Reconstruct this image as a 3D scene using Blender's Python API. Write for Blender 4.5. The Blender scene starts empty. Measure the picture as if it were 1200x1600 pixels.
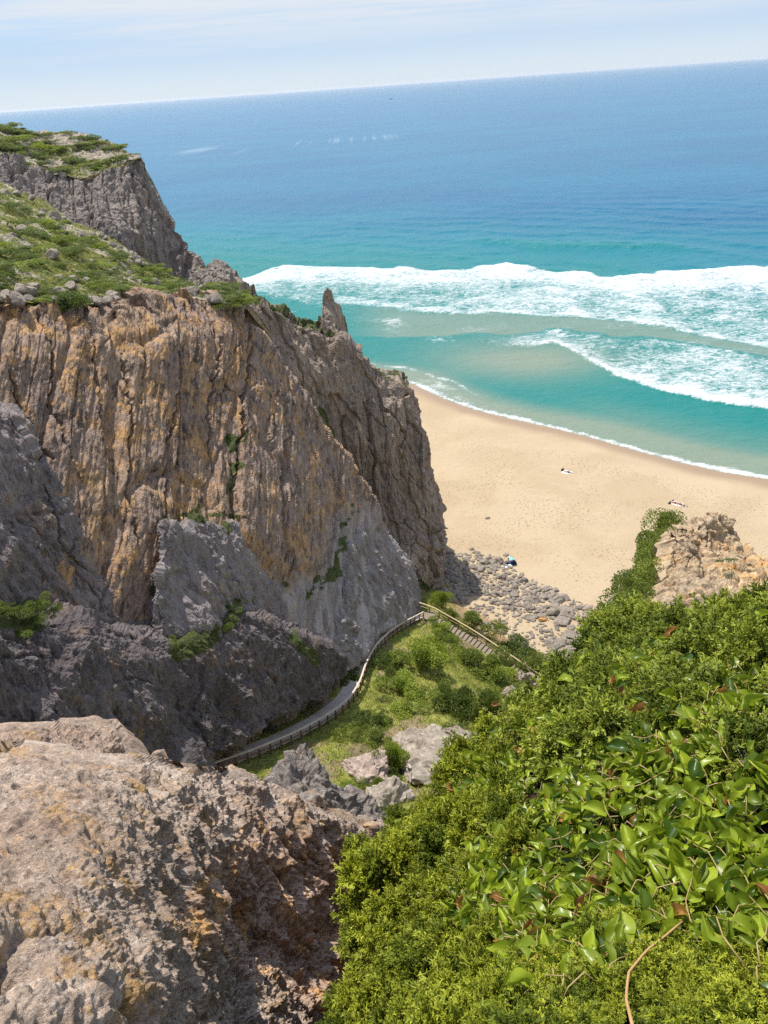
import bpy, math, random
import numpy as np
random.seed(7); RNG = np.random.default_rng(7)
SC = bpy.context.scene; COL = SC.collection
# ------------------------------------------------------------------ camera, sky, sun, exposure
H = 75.0; PITCH = math.radians(29.05); ROLL = math.radians(4.0); FPX = 1200.0
_f = np.array([0, math.cos(PITCH), -math.sin(PITCH)]); _u0 = np.array([0, math.sin(PITCH), math.cos(PITCH)]); _r0 = np.array([1.0, 0, 0])
_r = math.cos(ROLL)*_r0 - math.sin(ROLL)*_u0; _u = math.sin(ROLL)*_r0 + math.cos(ROLL)*_u0
CAM = np.array([0, 0, H])
from mathutils import Matrix, Vector
cd = bpy.data.cameras.new('camera'); cam = bpy.data.objects.new('camera', cd); COL.objects.link(cam)
cd.sensor_fit = 'VERTICAL'; cd.sensor_height = 36; cd.lens = 36*FPX/1600; cd.clip_start = 0.05; cd.clip_end = 200000
M = Matrix.Identity(4)
for i in range(3):
    M[i][0] = _r[i]; M[i][1] = _u[i]; M[i][2] = -_f[i]; M[i][3] = CAM[i]
cam.matrix_world = M; SC.camera = cam
SUN_EL = math.radians(63.0); SUN_AZ = math.atan2(-0.6, 0.8)            # azimuth clockwise from +Y
S = np.array([math.sin(SUN_AZ)*math.cos(SUN_EL), math.cos(SUN_AZ)*math.cos(SUN_EL), math.sin(SUN_EL)])
sl = bpy.data.lights.new('sun', 'SUN'); sl.energy = 4.1; sl.angle = math.radians(0.5); sl.color = (1.0, 0.95, 0.86)
so = bpy.data.objects.new('sun', sl); COL.objects.link(so)
so.rotation_euler = Vector(S).to_track_quat('Z', 'Y').to_euler(); so.location = (0, 0, 200)
SC.view_settings.view_transform = 'Standard'; SC.view_settings.look = 'None'
SC.view_settings.exposure = 0.72; SC.view_settings.gamma = 1.0
SC.cycles.max_bounces = 6; SC.cycles.diffuse_bounces = 3; SC.cycles.glossy_bounces = 2; SC.cycles.transmission_bounces = 3
SC.cycles.volume_bounces = 0; SC.cycles.transparent_max_bounces = 6; SC.cycles.use_denoising = False
SC.cycles.sample_clamp_indirect = 6

# ------------------------------------------------------------------ node helper
class NT:
    def __init__(s, tree): s.t = tree; s.n = tree.nodes; s.l = tree.links
    def node(s, typ, **kw):
        n = s.n.new(typ)
        for k, v in kw.items(): setattr(n, k, v)
        return n
    def put(s, sock, v):
        if v is None: return
        if isinstance(v, bpy.types.NodeSocket): s.l.new(v, sock)
        else:
            if isinstance(v, (tuple, list)) and len(v) == 3 and sock.type == 'RGBA': v = (*v, 1)
            sock.default_value = v
    def pos(s): return s.node('ShaderNodeNewGeometry').outputs['Position']
    def objc(s): return s.node('ShaderNodeTexCoord').outputs['Object']
    def map(s, vec, scale=(1, 1, 1), loc=(0, 0, 0), rot=(0, 0, 0)):
        n = s.node('ShaderNodeMapping'); s.put(n.inputs['Vector'], vec); n.inputs['Scale'].default_value = scale
        n.inputs['Location'].default_value = loc; n.inputs['Rotation'].default_value = rot
        return n.outputs[0]
    def noise(s, vec, scale, detail=4, rough=0.55, dist=0.0):
        n = s.node('ShaderNodeTexNoise'); s.put(n.inputs['Vector'], vec); n.inputs['Scale'].default_value = scale
        n.inputs['Detail'].default_value = detail; n.inputs['Roughness'].default_value = rough; n.inputs['Distortion'].default_value = dist
        return n.outputs['Fac']
    def voro(s, vec, scale, feature='F1', out='Distance', rand=1.0):
        n = s.node('ShaderNodeTexVoronoi', feature=feature); s.put(n.inputs['Vector'], vec); n.inputs['Scale'].default_value = scale
        n.inputs['Randomness'].default_value = rand
        return n.outputs[out]
    def ramp(s, fac, stops, interp='LINEAR'):
        n = s.node('ShaderNodeValToRGB'); s.put(n.inputs[0], fac); cr = n.color_ramp; cr.interpolation = interp
        while len(cr.elements) < len(stops): cr.elements.new(0.5)
        for e, (p, c) in zip(cr.elements, stops):
            e.position = p; e.color = (c, c, c, 1) if isinstance(c, (int, float)) else (*c, 1)
        return n.outputs[0]
    def mix(s, fac, a, b, mode='MIX'):
        n = s.node('ShaderNodeMix', data_type='RGBA', blend_type=mode)
        s.put(n.inputs[0], fac); s.put(n.inputs[6], a); s.put(n.inputs[7], b); return n.outputs[2]
    def math(s, op, a, b=None, c=None, clamp=False):
        n = s.node('ShaderNodeMath', operation=op, use_clamp=clamp); s.put(n.inputs[0], a); s.put(n.inputs[1], b)
        if c is not None: s.put(n.inputs[2], c)
        return n.outputs[0]
    def rng(s, v, a, b, c=0.0, d=1.0, smooth=True):
        n = s.node('ShaderNodeMapRange'); n.interpolation_type = 'SMOOTHSTEP' if smooth else 'LINEAR'
        s.put(n.inputs[0], v)
        for i, x in zip((1, 2, 3, 4), (a, b, c, d)): n.inputs[i].default_value = x
        return n.outputs[0]
    def attr(s, name, out='Fac'): return s.node('ShaderNodeAttribute', attribute_name=name).outputs[out]
    def bump(s, h, strength=0.5, dist=0.1, normal=None):
        n = s.node('ShaderNodeBump'); s.put(n.inputs['Height'], h); n.inputs['Strength'].default_value = strength
        n.inputs['Distance'].default_value = dist; s.put(n.inputs['Normal'], normal); return n.outputs[0]
def new_mat(name):
    m = bpy.data.materials.new(name); m.use_nodes = True; nt = NT(m.node_tree)
    bsdf = m.node_tree.nodes['Principled BSDF']; return m, nt, bsdf
def simple_mat(name, col, rough=0.7, var=0.25, scale=3.0, bump=0.0, metal=0.0):
    m, n, b = new_mat(name); v = n.noise(n.objc(), scale, 4, 0.6)
    c = n.mix(v, tuple(x*(1-var) for x in col), tuple(min(1, x*(1+var)) for x in col))
    n.put(b.inputs['Base Color'], c); b.inputs['Roughness'].default_value = rough; b.inputs['Metallic'].default_value = metal
    if bump: n.put(b.inputs['Normal'], n.bump(n.noise(n.objc(), scale*6, 4), bump, 0.02))
    return m

# ------------------------------------------------------------------ world: sky with thin cloud
w = bpy.data.worlds.new('World'); SC.world = w; w.use_nodes = True; n = NT(w.node_tree)
bg = w.node_tree.nodes['Background']
sky = n.node('ShaderNodeTexSky', sky_type='NISHITA'); sky.sun_disc = False
sky.sun_elevation = SUN_EL; sky.sun_rotation = SUN_AZ; sky.altitude = 60; sky.dust_density = 0.25; sky.air_density = 1.0; sky.ozone_density = 3.0
dirv = n.node('ShaderNodeTexCoord').outputs['Generated']
sep = n.node('ShaderNodeSeparateXYZ'); n.put(sep.inputs[0], dirv)
zz = n.math('ADD', n.math('MAXIMUM', sep.outputs[2], 0.0), 0.035)
comb = n.node('ShaderNodeCombineXYZ'); n.put(comb.inputs[0], n.math('DIVIDE', sep.outputs[0], zz)); n.put(comb.inputs[1], n.math('DIVIDE', sep.outputs[1], zz))
c1 = n.noise(n.map(comb.outputs[0], (0.10, 0.24, 1), (1.3, 0.4, 0)), 1.0, 7, 0.6, 0.3)
c2 = n.noise(n.map(comb.outputs[0], (0.7, 1.3, 1)), 1.0, 6, 0.65, 0.3)
cm = n.rng(n.math('ADD', n.math('MULTIPLY', c1, 0.72), n.math('MULTIPLY', c2, 0.28)), 0.41, 0.60)
cm = n.math('MULTIPLY', cm, n.rng(sep.outputs[2], 0.02, 0.085))
K = 1/(0.15*2**0.72); SKY_CLOUD = (0.80*K, 0.83*K, 0.88*K)
lowsky = n.mix(n.rng(sep.outputs[2], 0.0, 0.05), (0.64*K, 0.75*K, 0.86*K), (0.47*K, 0.63*K, 0.85*K))
skyc = n.mix(n.rng(sep.outputs[2], 0.04, 0.45, 0.92, 0.0), sky.outputs[0], lowsky)
n.put(bg.inputs[0], n.mix(n.math('MULTIPLY', cm, 0.9), skyc, SKY_CLOUD)); bg.inputs[1].default_value = 0.15

# ------------------------------------------------------------------ projection and numpy noise
def rays(px, py):
    px = np.asarray(px, float); py = np.asarray(py, float)
    return _f + _r*((px-600)/FPX)[..., None] - _u*((py-800)/FPX)[..., None]
def PY(px, py, Y):
    d = rays(px, py); return CAM + d*(np.asarray(Y, float)/d[..., 1])[..., None]
def PZ(px, py, z):
    d = rays(px, py); return CAM + d*((np.asarray(z, float)-H)/d[..., 2])[..., None]
def PPL(px, py, A, nrm):
    d = rays(px, py); nrm = np.asarray(nrm, float); return CAM + d*(((np.asarray(A)-CAM) @ nrm)/(d @ nrm))[..., None]
def proj(P):
    d = np.asarray(P, float)-CAM; z = d @ _f; return 600+FPX*(d @ _r)/z, 800-FPX*(d @ _u)/z
def sstep(a, b, x):
    t = np.clip((x-a)/(b-a), 0, 1); return t*t*(3-2*t)
def _hash(ix, iy, iz, seed):
    h = (ix.astype(np.int64)*374761393 + iy.astype(np.int64)*668265263 + iz.astype(np.int64)*2147483647 + seed*1274126177) & 0xffffffff
    h = ((h ^ (h >> 13))*1274126177) & 0xffffffff; h = ((h ^ (h >> 16))*2246822519) & 0xffffffff
    return ((h ^ (h >> 15)) & 0xffffff)/float(0xffffff)
def vnoise(P, seed=0):
    F = np.floor(P); t = P-F; t = t*t*t*(t*(t*6-15)+10); I = F.astype(np.int64); out = 0
    for a in (0, 1):
        wa = t[:, 0] if a else 1-t[:, 0]
        for b in (0, 1):
            wb = t[:, 1] if b else 1-t[:, 1]
            for c in (0, 1):
                wc = t[:, 2] if c else 1-t[:, 2]
                out = out + wa*wb*wc*_hash(I[:, 0]+a, I[:, 1]+b, I[:, 2]+c, seed)
    return out*2-1
def fbm(P, octv=4, gain=0.5, lac=2.03, seed=0, ridge=False):
    s = 0; a = 1.0; tot = 0; Q = np.array(P, float)
    for o in range(octv):
        v = vnoise(Q, seed+o*17)
        if ridge: v = 1-2*np.abs(v)
        s = s+a*v; tot += a; a *= gain; Q = Q*lac+11.7
    return s/tot
def voronoi(P, seed=0):
    F = np.floor(P); I = F.astype(np.int64); f1 = np.full(len(P), 9.0); f2 = np.full(len(P), 9.0); idv = np.zeros(len(P))
    for a in (-1, 0, 1):
        for b in (-1, 0, 1):
            for c in (-1, 0, 1):
                J = (I[:, 0]+a, I[:, 1]+b, I[:, 2]+c)
                cx = np.stack([J[0]+_hash(*J, seed), J[1]+_hash(*J, seed+1), J[2]+_hash(*J, seed+2)], 1)
                d = np.sqrt(((cx-P)**2).sum(1)); nearer = d < f1
                f2 = np.where(nearer, f1, np.minimum(f2, d)); idv = np.where(nearer, _hash(*J, seed+3), idv); f1 = np.where(nearer, d, f1)
    return f1, f2, idv
def tps(pts):
    """thin-plate interpolation of (x, y, value) triples"""
    pts = np.array(pts, float); sc = 1.0/max(np.ptp(pts[:, 0]), np.ptp(pts[:, 1]))
    X = pts[:, :2]*sc; N = len(X)
    def k(r2): return 0.5*r2*np.log(r2+1e-12)
    K = k(((X[:, None]-X[None])**2).sum(2)) + np.eye(N)*1e-6; Pm = np.c_[np.ones(N), X]
    A = np.block([[K, Pm], [Pm.T, np.zeros((3, 3))]]); wv = np.linalg.solve(A, np.r_[pts[:, 2], 0, 0, 0])
    def f(x, y):
        x = np.asarray(x, float)*sc; y = np.asarray(y, float)*sc; o = wv[N]+wv[N+1]*x+wv[N+2]*y
        for i in range(N): o = o+wv[i]*k((x-X[i, 0])**2+(y-X[i, 1])**2)
        return o
    return f
def depth_tps(ctrl):
    """(px, py, Y) controls -> Y as a function of the ray, flat facets stay flat"""
    pts = []
    for x, y, Y in ctrl: pts.append((x, y, 1.0/(Y/rays(x, y)[1])))
    g = tps(pts)
    def f(px, py):
        iv = np.maximum(g(px, py), 1e-4); return rays(px, py)[..., 1]/iv
    return f
def resample(poly, t):
    poly = np.array(poly, float); s = np.r_[0, np.cumsum(np.linalg.norm(np.diff(poly, axis=0), axis=1))]; s /= s[-1]
    return np.stack([np.interp(t, s, poly[:, i]) for i in range(poly.shape[1])], -1)
def polydist(px, py, poly):
    poly = np.array(poly, float); best = np.full(np.shape(px), 1e9)
    for (ax, ay), (bx, by) in zip(poly[:-1], poly[1:]):
        L = (bx-ax)**2+(by-ay)**2; t = np.clip(((px-ax)*(bx-ax)+(py-ay)*(by-ay))/L, 0, 1)
        best = np.minimum(best, np.hypot(px-ax-t*(bx-ax), py-ay-t*(by-ay)))
    return best
def inpoly(px, py, poly):
    px = np.asarray(px, float); py = np.asarray(py, float); r = np.zeros(px.shape, bool); n_ = len(poly)
    for i in range(n_):
        (ax, ay), (bx, by) = poly[i], poly[(i+1) % n_]
        c = ((ay > py) != (by > py)) & (px < (bx-ax)*(py-ay)/((by-ay) or 1e-9)+ax); r ^= c
    return r

# ------------------------------------------------------------------ mesh helpers
def tag(o, label, cat=None, group=None, kind=None):
    o['label'] = label
    if cat: o['category'] = cat
    if group: o['group'] = group
    if kind: o['kind'] = kind
    return o
def build_mesh(name, V, Fq, mat=None, smooth=False, attrs=None):
    V = np.ascontiguousarray(V, np.float32); Fq = np.ascontiguousarray(Fq, np.int32); k = Fq.shape[1]
    me = bpy.data.meshes.new(name); me.vertices.add(len(V)); me.vertices.foreach_set('co', V.ravel())
    me.loops.add(Fq.size); me.loops.foreach_set('vertex_index', Fq.ravel())
    me.polygons.add(len(Fq)); me.polygons.foreach_set('loop_start', np.arange(0, Fq.size, k, dtype=np.int32))
    me.polygons.foreach_set('loop_total', np.full(len(Fq), k, np.int32))
    me.polygons.foreach_set('use_smooth', np.full(len(Fq), smooth, bool))
    for an, av in (attrs or {}).items():
        av = np.asarray(av, np.float32)
        if av.ndim == 1: a = me.attributes.new(an, 'FLOAT', 'POINT'); a.data.foreach_set('value', np.ascontiguousarray(av))
        else:
            a = me.attributes.new(an, 'FLOAT_COLOR', 'POINT')
            a.data.foreach_set('color', np.ascontiguousarray(np.c_[av, np.ones(len(av), np.float32)], np.float32).ravel())
    me.update(calc_edges=True); me.validate()
    if mat: me.materials.append(mat)
    return me
def link(name, me, parent=None, loc=None):
    o = bpy.data.objects.new(name, me); COL.objects.link(o)
    if parent: o.parent = parent
    if loc is not None: o.location = tuple(loc)
    return o
def empty(name, loc=(0, 0, 0), rz=0.0):
    o = bpy.data.objects.new(name, None); COL.objects.link(o); o.location = tuple(loc); o.rotation_euler = (0, 0, rz); o.empty_display_size = 0.1
    return o
def grid_faces(R, C):
    i = np.arange(R*C).reshape(R, C); return np.stack([i[:-1, :-1], i[1:, :-1], i[1:, 1:], i[:-1, 1:]], -1).reshape(-1, 4)
def grid_normals(P):
    du = np.gradient(P, axis=1); dv = np.gradient(P, axis=0); nn = np.cross(dv, du)
    return nn/(np.linalg.norm(nn, axis=2, keepdims=True)+1e-9)
def relief(name, top, bottom, left, right, depth, nu, nv, disp, mat, skirts=None, attrs=None, smooth=False, redist=0.0):
    """rock surface between four outline curves; depth gives its forward distance, skirts carry it on behind"""
    u = np.linspace(0, 1, nu+1); v = np.linspace(0, 1, nv+1)
    T = resample(top, u); B = resample(bottom, u); L = resample(left, v); R = resample(right, v)
    U = u[None, :, None]; Vv = v[:, None, None]
    XY = (1-Vv)*T[None]+Vv*B[None]+(1-U)*L[:, None]+U*R[:, None] - ((1-U)*(1-Vv)*T[0]+U*(1-Vv)*T[-1]+(1-U)*Vv*B[0]+U*Vv*B[-1])
    px, py = XY[..., 0], XY[..., 1]; P = PY(px, py, depth(px, py))
    if redist:   # spread the grid lines evenly over steep places too
        for ax in (0, 1, 0, 1):
            A = [np.moveaxis(a, ax, 0) for a in (P, px, py)]; sl_ = np.linalg.norm(np.diff(A[0], axis=0), axis=2); s_ = np.concatenate([np.zeros((1, sl_.shape[1])), np.cumsum(sl_, 0)]); s_ = s_/s_[-1:]
            uni = np.linspace(0, 1, len(s_))[:, None]; s_ = redist*s_+(1-redist)*uni; t = np.linspace(0, 1, len(s_)); nx = np.empty_like(A[1]); ny = np.empty_like(A[2])
            for j in range(s_.shape[1]): nx[:, j] = np.interp(t, s_[:, j], A[1][:, j]); ny[:, j] = np.interp(t, s_[:, j], A[2][:, j])
            px = np.moveaxis(nx, 0, ax).copy(); py = np.moveaxis(ny, 0, ax).copy(); P = PY(px, py, depth(px, py))
    UU = np.broadcast_to(u[None], px.shape).copy(); VV = np.broadcast_to(v[:, None], px.shape).copy()
    def pad(arr, side, k):
        return {'top': lambda: np.concatenate([np.repeat(arr[:1], k, 0), arr]), 'bottom': lambda: np.concatenate([arr, np.repeat(arr[-1:], k, 0)]),
                'left': lambda: np.concatenate([np.repeat(arr[:, :1], k, 1), arr], 1), 'right': lambda: np.concatenate([arr, np.repeat(arr[:, -1:], k, 1)], 1)}[side]()
    for side, (vec, k) in (skirts or {}).items():
        vec = np.array(vec, float); vec = vec[None] if vec.ndim == 1 else vec
        way = np.concatenate([np.zeros((1, 3)), vec]); tt = np.linspace(0, 1, k+1)[1:]
        off = np.stack([np.interp(tt, np.linspace(0, 1, len(way)), way[:, i]) for i in range(3)], -1)
        if side == 'top': P = np.concatenate([(P[0][None]+off[:, None])[::-1], P])
        if side == 'bottom': P = np.concatenate([P, P[-1][None]+off[:, None]])
        if side == 'left': P = np.concatenate([(P[:, 0][:, None]+off[None])[:, ::-1], P], 1)
        if side == 'right': P = np.concatenate([P, P[:, -1][:, None]+off[None]], 1)
        px, py, UU, VV = (pad(a, side, k) for a in (px, py, UU, VV))
    N = grid_normals(P); mid = P[P.shape[0]//2, P.shape[1]//2]
    if (N[P.shape[0]//2, P.shape[1]//2] @ (CAM-mid)) < 0: N = -N; fl = True
    else: fl = False
    sp = np.maximum(np.linalg.norm(np.gradient(P, axis=0), axis=2), np.linalg.norm(np.gradient(P, axis=1), axis=2)).ravel()
    Pf = P.reshape(-1, 3); Nf = N.reshape(-1, 3); info = dict(px=px.ravel(), py=py.ravel(), u=UU.ravel(), v=VV.ravel(), n=Nf, sp=sp)
    if disp is not None:
        d = disp(Pf, info)
        if isinstance(d, tuple): Pf = Pf+Nf*d[0][:, None]+d[1]
        else: Pf = Pf+Nf*d[:, None]
    at = {k: f_(Pf, info) for k, f_ in (attrs or {}).items()}
    Fq = grid_faces(*P.shape[:2])
    if not fl: Fq = Fq[:, ::-1]
    # orient faces to the camera side
    me = build_mesh(name, Pf, Fq, mat, smooth, at); o = link(name, me)
    o_P = Pf.reshape(P.shape)
    return o, o_P, N, px, py

# ------------------------------------------------------------------ rock and earth materials
def rock_mat(name, a, b, orange=(0.36, 0.18, 0.06), orange_amt=0.5, dark=(0.035, 0.025, 0.024), dark_amt=0.5, pale=(0.5, 0.48, 0.45), pale_amt=0.4,
             f=1.0, stretch=0.35, bump=0.6, rough=0.9, local=False, veg=True, lichen=0.0, frame=None):
    m, n, bs = new_mat(name); p = n.objc() if local else n.pos()
    ps = n.map(p if frame is None else n.map(p, rot=tuple(frame.to_euler('XYZ'))), (1, 1, stretch))
    big = n.noise(p, 0.12*f, 4, 0.6, 0.6); mid = n.noise(ps, 0.75*f, 7, 0.68, 0.5); fine = n.noise(ps, 3.4*f, 6, 0.7)
    c = n.mix(n.rng(n.math('ADD', n.math('MULTIPLY', big, 0.6), n.math('MULTIPLY', mid, 0.4)), 0.38, 0.62), a, b)
    om = n.rng(n.math('ADD', n.math('MULTIPLY', n.noise(p, 0.3*f, 5, 0.65, 0.8), 0.65), n.math('MULTIPLY', fine, 0.35)), 0.62-0.2*orange_amt, 0.75-0.2*orange_amt)
    c = n.mix(n.math('MULTIPLY', om, 0.85), c, orange)
    dm = n.rng(n.math('ADD', n.math('MULTIPLY', mid, 0.55), n.math('MULTIPLY', fine, 0.45)), 0.40+0.12*dark_amt, 0.27+0.12*dark_amt)
    c = n.mix(n.math('MULTIPLY', dm, 0.85), c, dark)
    pm = n.rng(n.math('ADD', n.math('MULTIPLY', n.noise(p, 5.5*f, 5, 0.72), 0.6), n.math('MULTIPLY', n.noise(p, 0.6*f, 3, 0.6), 0.4)), 0.68-0.14*pale_amt, 0.74-0.14*pale_amt)
    c = n.mix(n.math('MULTIPLY', pm, 0.8), c, pale)
    if lichen:
        lm = n.rng(n.math('ADD', n.math('MULTIPLY', n.noise(p, 1.2*f, 4, 0.7, 0.5), 0.7), n.math('MULTIPLY', n.noise(p, 9*f, 3), 0.3)), 0.66-0.1*lichen, 0.70-0.1*lichen)
        c = n.mix(n.math('MULTIPLY', lm, 0.9), c, (0.62, 0.24, 0.035))
    grain = n.math('ADD', n.math('MULTIPLY', n.noise(ps, 2.3*f, 6, 0.8, 0.3), 0.7), n.math('MULTIPLY', n.noise(p, 9*f, 3, 0.75), 0.3))
    c = n.mix(1.0, c, n.ramp(grain, [(0.34, 0.30), (0.48, 0.92), (0.56, 1.2), (0.66, 1.9)]), 'MULTIPLY')
    if veg:
        vg = n.attr('veg'); vn = n.noise(p, 2.2, 5, 0.7)
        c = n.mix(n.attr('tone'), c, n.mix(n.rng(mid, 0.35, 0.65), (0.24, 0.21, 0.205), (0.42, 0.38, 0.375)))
        c = n.mix(n.rng(n.math('ADD', vg, n.math('MULTIPLY', n.math('SUBTRACT', vn, 0.5), 0.9)), 0.42, 0.58), c,
                  n.mix(n.noise(p, 5.0, 3), (0.025, 0.04, 0.012), (0.11, 0.12, 0.035)))
    n.put(bs.inputs['Base Color'], c); bs.inputs['Roughness'].default_value = rough; bs.inputs['Specular IOR Level'].default_value = 0.25
    h = n.math('ADD', n.math('MULTIPLY', fine, 0.6), n.math('MULTIPLY', n.noise(ps, 14*f, 4, 0.7), 0.3))
    n.put(bs.inputs['Normal'], n.bump(h, bump, 0.35/f)); return m
GRAIN = Matrix(((.506, .443, -.737), (.862, -.25, .44), (.03, -.866, -.5)))   # across, out of and down the cleavage of the big slab
M_SLAB = rock_mat('ochre_cliff_rock', (0.345, 0.24, 0.165), (0.235, 0.17, 0.14), (0.46, 0.26, 0.10), 0.74, (0.035, 0.024, 0.023), 0.95, (0.52, 0.47, 0.43), 0.45, 1.0, 0.42, 1.0, frame=GRAIN)
M_GREY = rock_mat('grey_buttress_rock', (0.25, 0.205, 0.19), (0.16, 0.132, 0.126), (0.30, 0.19, 0.10), 0.45, (0.03, 0.024, 0.024), 0.8, (0.46, 0.43, 0.42), 0.62, 1.1, 0.3, 1.0)
M_DARK = rock_mat('dark_crag_rock', (0.175, 0.145, 0.14), (0.105, 0.088, 0.088), (0.22, 0.135, 0.075), 0.4, (0.022, 0.018, 0.019), 0.85, (0.42, 0.40, 0.40), 0.6, 1.2, 0.35, 1.0)
M_BACK = rock_mat('ribbed_cliff_rock', (0.33, 0.26, 0.205), (0.21, 0.165, 0.14), (0.36, 0.22, 0.11), 0.4, (0.035, 0.027, 0.027), 0.65, (0.46, 0.42, 0.39), 0.3, 0.9, 0.18, 0.9)
M_HEAD = rock_mat('headland_rock', (0.27, 0.225, 0.19), (0.19, 0.16, 0.145), (0.33, 0.23, 0.13), 0.3, (0.06, 0.05, 0.05), 0.5, (0.46, 0.43, 0.41), 0.3, 0.55, 0.25, 0.8)
M_NEAR = rock_mat('weathered_sandstone', (0.48, 0.38, 0.305), (0.31, 0.225, 0.17), (0.46, 0.27, 0.10), 0.55, (0.06, 0.035, 0.025), 0.5, (0.50, 0.46, 0.43), 0.7, 7.0, 0.75, 1.0)
M_NEARSHADE = rock_mat('shade_toned_brown_face', (0.44, 0.31, 0.23), (0.28, 0.19, 0.14), (0.55, 0.30, 0.10), 0.6, (0.04, 0.024, 0.018), 0.7, (0.44, 0.38, 0.34), 0.35, 9.0, 0.45, 0.7)  # brown rock of the turned face, with its shade put into the colour
M_CRAG = rock_mat('pale_crag_rock', (0.42, 0.31, 0.185), (0.32, 0.245, 0.165), (0.50, 0.27, 0.09), 0.6, (0.12, 0.08, 0.05), 0.35, (0.56, 0.52, 0.47), 0.5, 3.2, 0.9, 0.5, lichen=0.55)
M_BOULDER = rock_mat('beach_boulder_rock', (0.26, 0.22, 0.18), (0.175, 0.15, 0.125), (0.30, 0.20, 0.12), 0.15, (0.06, 0.05, 0.05), 0.35, (0.46, 0.44, 0.41), 0.4, 1.6, 0.8, 0.5, local=True, veg=False)
M_PEAK = rock_mat('grey_peak_rock', (0.27, 0.235, 0.205), (0.15, 0.125, 0.11), (0.36, 0.22, 0.11), 0.35, (0.03, 0.024, 0.02), 0.75, (0.55, 0.52, 0.47), 0.75, 4.0, 0.7, 0.9)
M_HUMP = rock_mat('brown_hump_rock', (0.36, 0.27, 0.21), (0.23, 0.165, 0.125), (0.42, 0.24, 0.08), 0.4, (0.05, 0.033, 0.024), 0.6, (0.5, 0.45, 0.4), 0.5, 6.0, 0.8, 0.8)
M_ORANGE = rock_mat('rusty_boulder_rock', (0.42, 0.20, 0.06), (0.32, 0.15, 0.05), (0.46, 0.22, 0.05), 0.9, (0.10, 0.05, 0.03), 0.3, (0.5, 0.36, 0.2), 0.2, 2.0, 0.8, 0.5, local=True, veg=False)
M_PALE = rock_mat('pale_limestone', (0.30, 0.255, 0.205), (0.20, 0.165, 0.13), (0.42, 0.30, 0.18), 0.25, (0.10, 0.085, 0.08), 0.4, (0.60, 0.58, 0.55), 0.6, 2.4, 0.8, 0.6, local=True, veg=False)
M_PINK = rock_mat('pinkish_limestone', (0.36, 0.28, 0.235), (0.26, 0.20, 0.165), (0.44, 0.30, 0.2), 0.3, (0.12, 0.09, 0.08), 0.35, (0.58, 0.53, 0.5), 0.6, 2.4, 0.8, 0.6, local=True, veg=False)

def ground_mat(name, greens, earth, green_amt=0.5, f=1.0):
    m, n, b = new_mat(name); p = n.pos()
    g = n.mix(n.rng(n.noise(p, 0.9*f, 6, 0.7), 0.35, 0.65), *greens); e = n.mix(n.rng(n.noise(p, 1.3*f, 6, 0.7), 0.3, 0.7), *earth)
    k = n.math('ADD', n.math('MULTIPLY', n.noise(p, 0.35*f, 5, 0.65, 0.5), 0.55), n.math('MULTIPLY', n.noise(p, 2.5*f, 5, 0.7), 0.45))
    k = n.math('ADD', k, n.math('MULTIPLY', n.math('SUBTRACT', n.attr('veg'), 0.5), 0.5))
    c = n.mix(n.rng(k, 0.60-0.2*green_amt, 0.68-0.2*green_amt), e, g)
    c = n.mix(n.attr('sandy'), c, n.mix(n.rng(n.noise(p, 1.1, 6, 0.7), 0.35, 0.65), (0.42, 0.29, 0.165), (0.33, 0.21, 0.115)))
    n.put(b.inputs['Base Color'], c); b.inputs['Roughness'].default_value = 0.95; b.inputs['Specular IOR Level'].default_value = 0.1
    n.put(b.inputs['Normal'], n.bump(n.noise(p, 5*f, 6, 0.75), 0.8, 0.25/f)); return m
M_HILL = ground_mat('grassy_slope', ((0.15, 0.18, 0.03), (0.28, 0.275, 0.07)), ((0.27, 0.215, 0.12), (0.19, 0.145, 0.085)), 0.75)
M_PLAT = ground_mat('stony_heath', ((0.08, 0.10, 0.022), (0.19, 0.18, 0.045)), ((0.42, 0.385, 0.32), (0.30, 0.24, 0.16)), 0.42)
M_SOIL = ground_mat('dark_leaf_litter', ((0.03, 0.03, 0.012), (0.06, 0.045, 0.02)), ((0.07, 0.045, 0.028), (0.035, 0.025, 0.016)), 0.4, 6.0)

# ------------------------------------------------------------------ shoreline, beach and sea
SHORE_PX = [(380, 560), (520, 580), (600, 590), (640, 598), (690, 622), (740, 640), (800, 655), (860, 668), (920, 683), (1000, 706), (1060, 722), (1130, 738), (1200, 749), (1330, 772), (1500, 800)]
SHORE = np.array([PZ(x, y, 0.0)[:2] for x, y in SHORE_PX])
def shore_dist(x, y):
    """metres inland (+) or offshore (-)"""
    best = np.full(x.shape, 1e9); sg = np.ones(x.shape)
    Q = np.r_[[SHORE[0]-(SHORE[1]-SHORE[0])*30], SHORE, [SHORE[-1]+(SHORE[-1]-SHORE[-2])*80]]
    for (ax, ay), (bx, by) in zip(Q[:-1], Q[1:]):
        L = (bx-ax)**2+(by-ay)**2; t = np.clip(((x-ax)*(bx-ax)+(y-ay)*(by-ay))/L, 0, 1)
        d = np.hypot(x-ax-t*(bx-ax), y-ay-t*(by-ay)); cr = (bx-ax)*(y-ay)-(by-ay)*(x-ax)
        up = d < best; best = np.where(up, d, best); sg = np.where(up, np.where(cr > 0, -1.0, 1.0), sg)
    return best*sg
def beach_z(x, y):
    d = shore_dist(x, y); P = np.stack([x, y, 0*x], -1).reshape(-1, 3)
    z = np.where(d > 0, 3.0*(1-np.exp(-d/38.0)), 0.05*d)
    return z + (0.14*fbm(P/7.0, 3, seed=3)*np.clip(d.ravel()/12, 0, 1)).reshape(x.shape)
def axis(lo, a, b, hi, step, k):
    core = np.arange(a, b+step, step); left = a-np.geomspace(step, a-lo, k)[::-1]; right = b+step+np.geomspace(step, hi-b, k); return np.r_[left, core, right]
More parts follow.
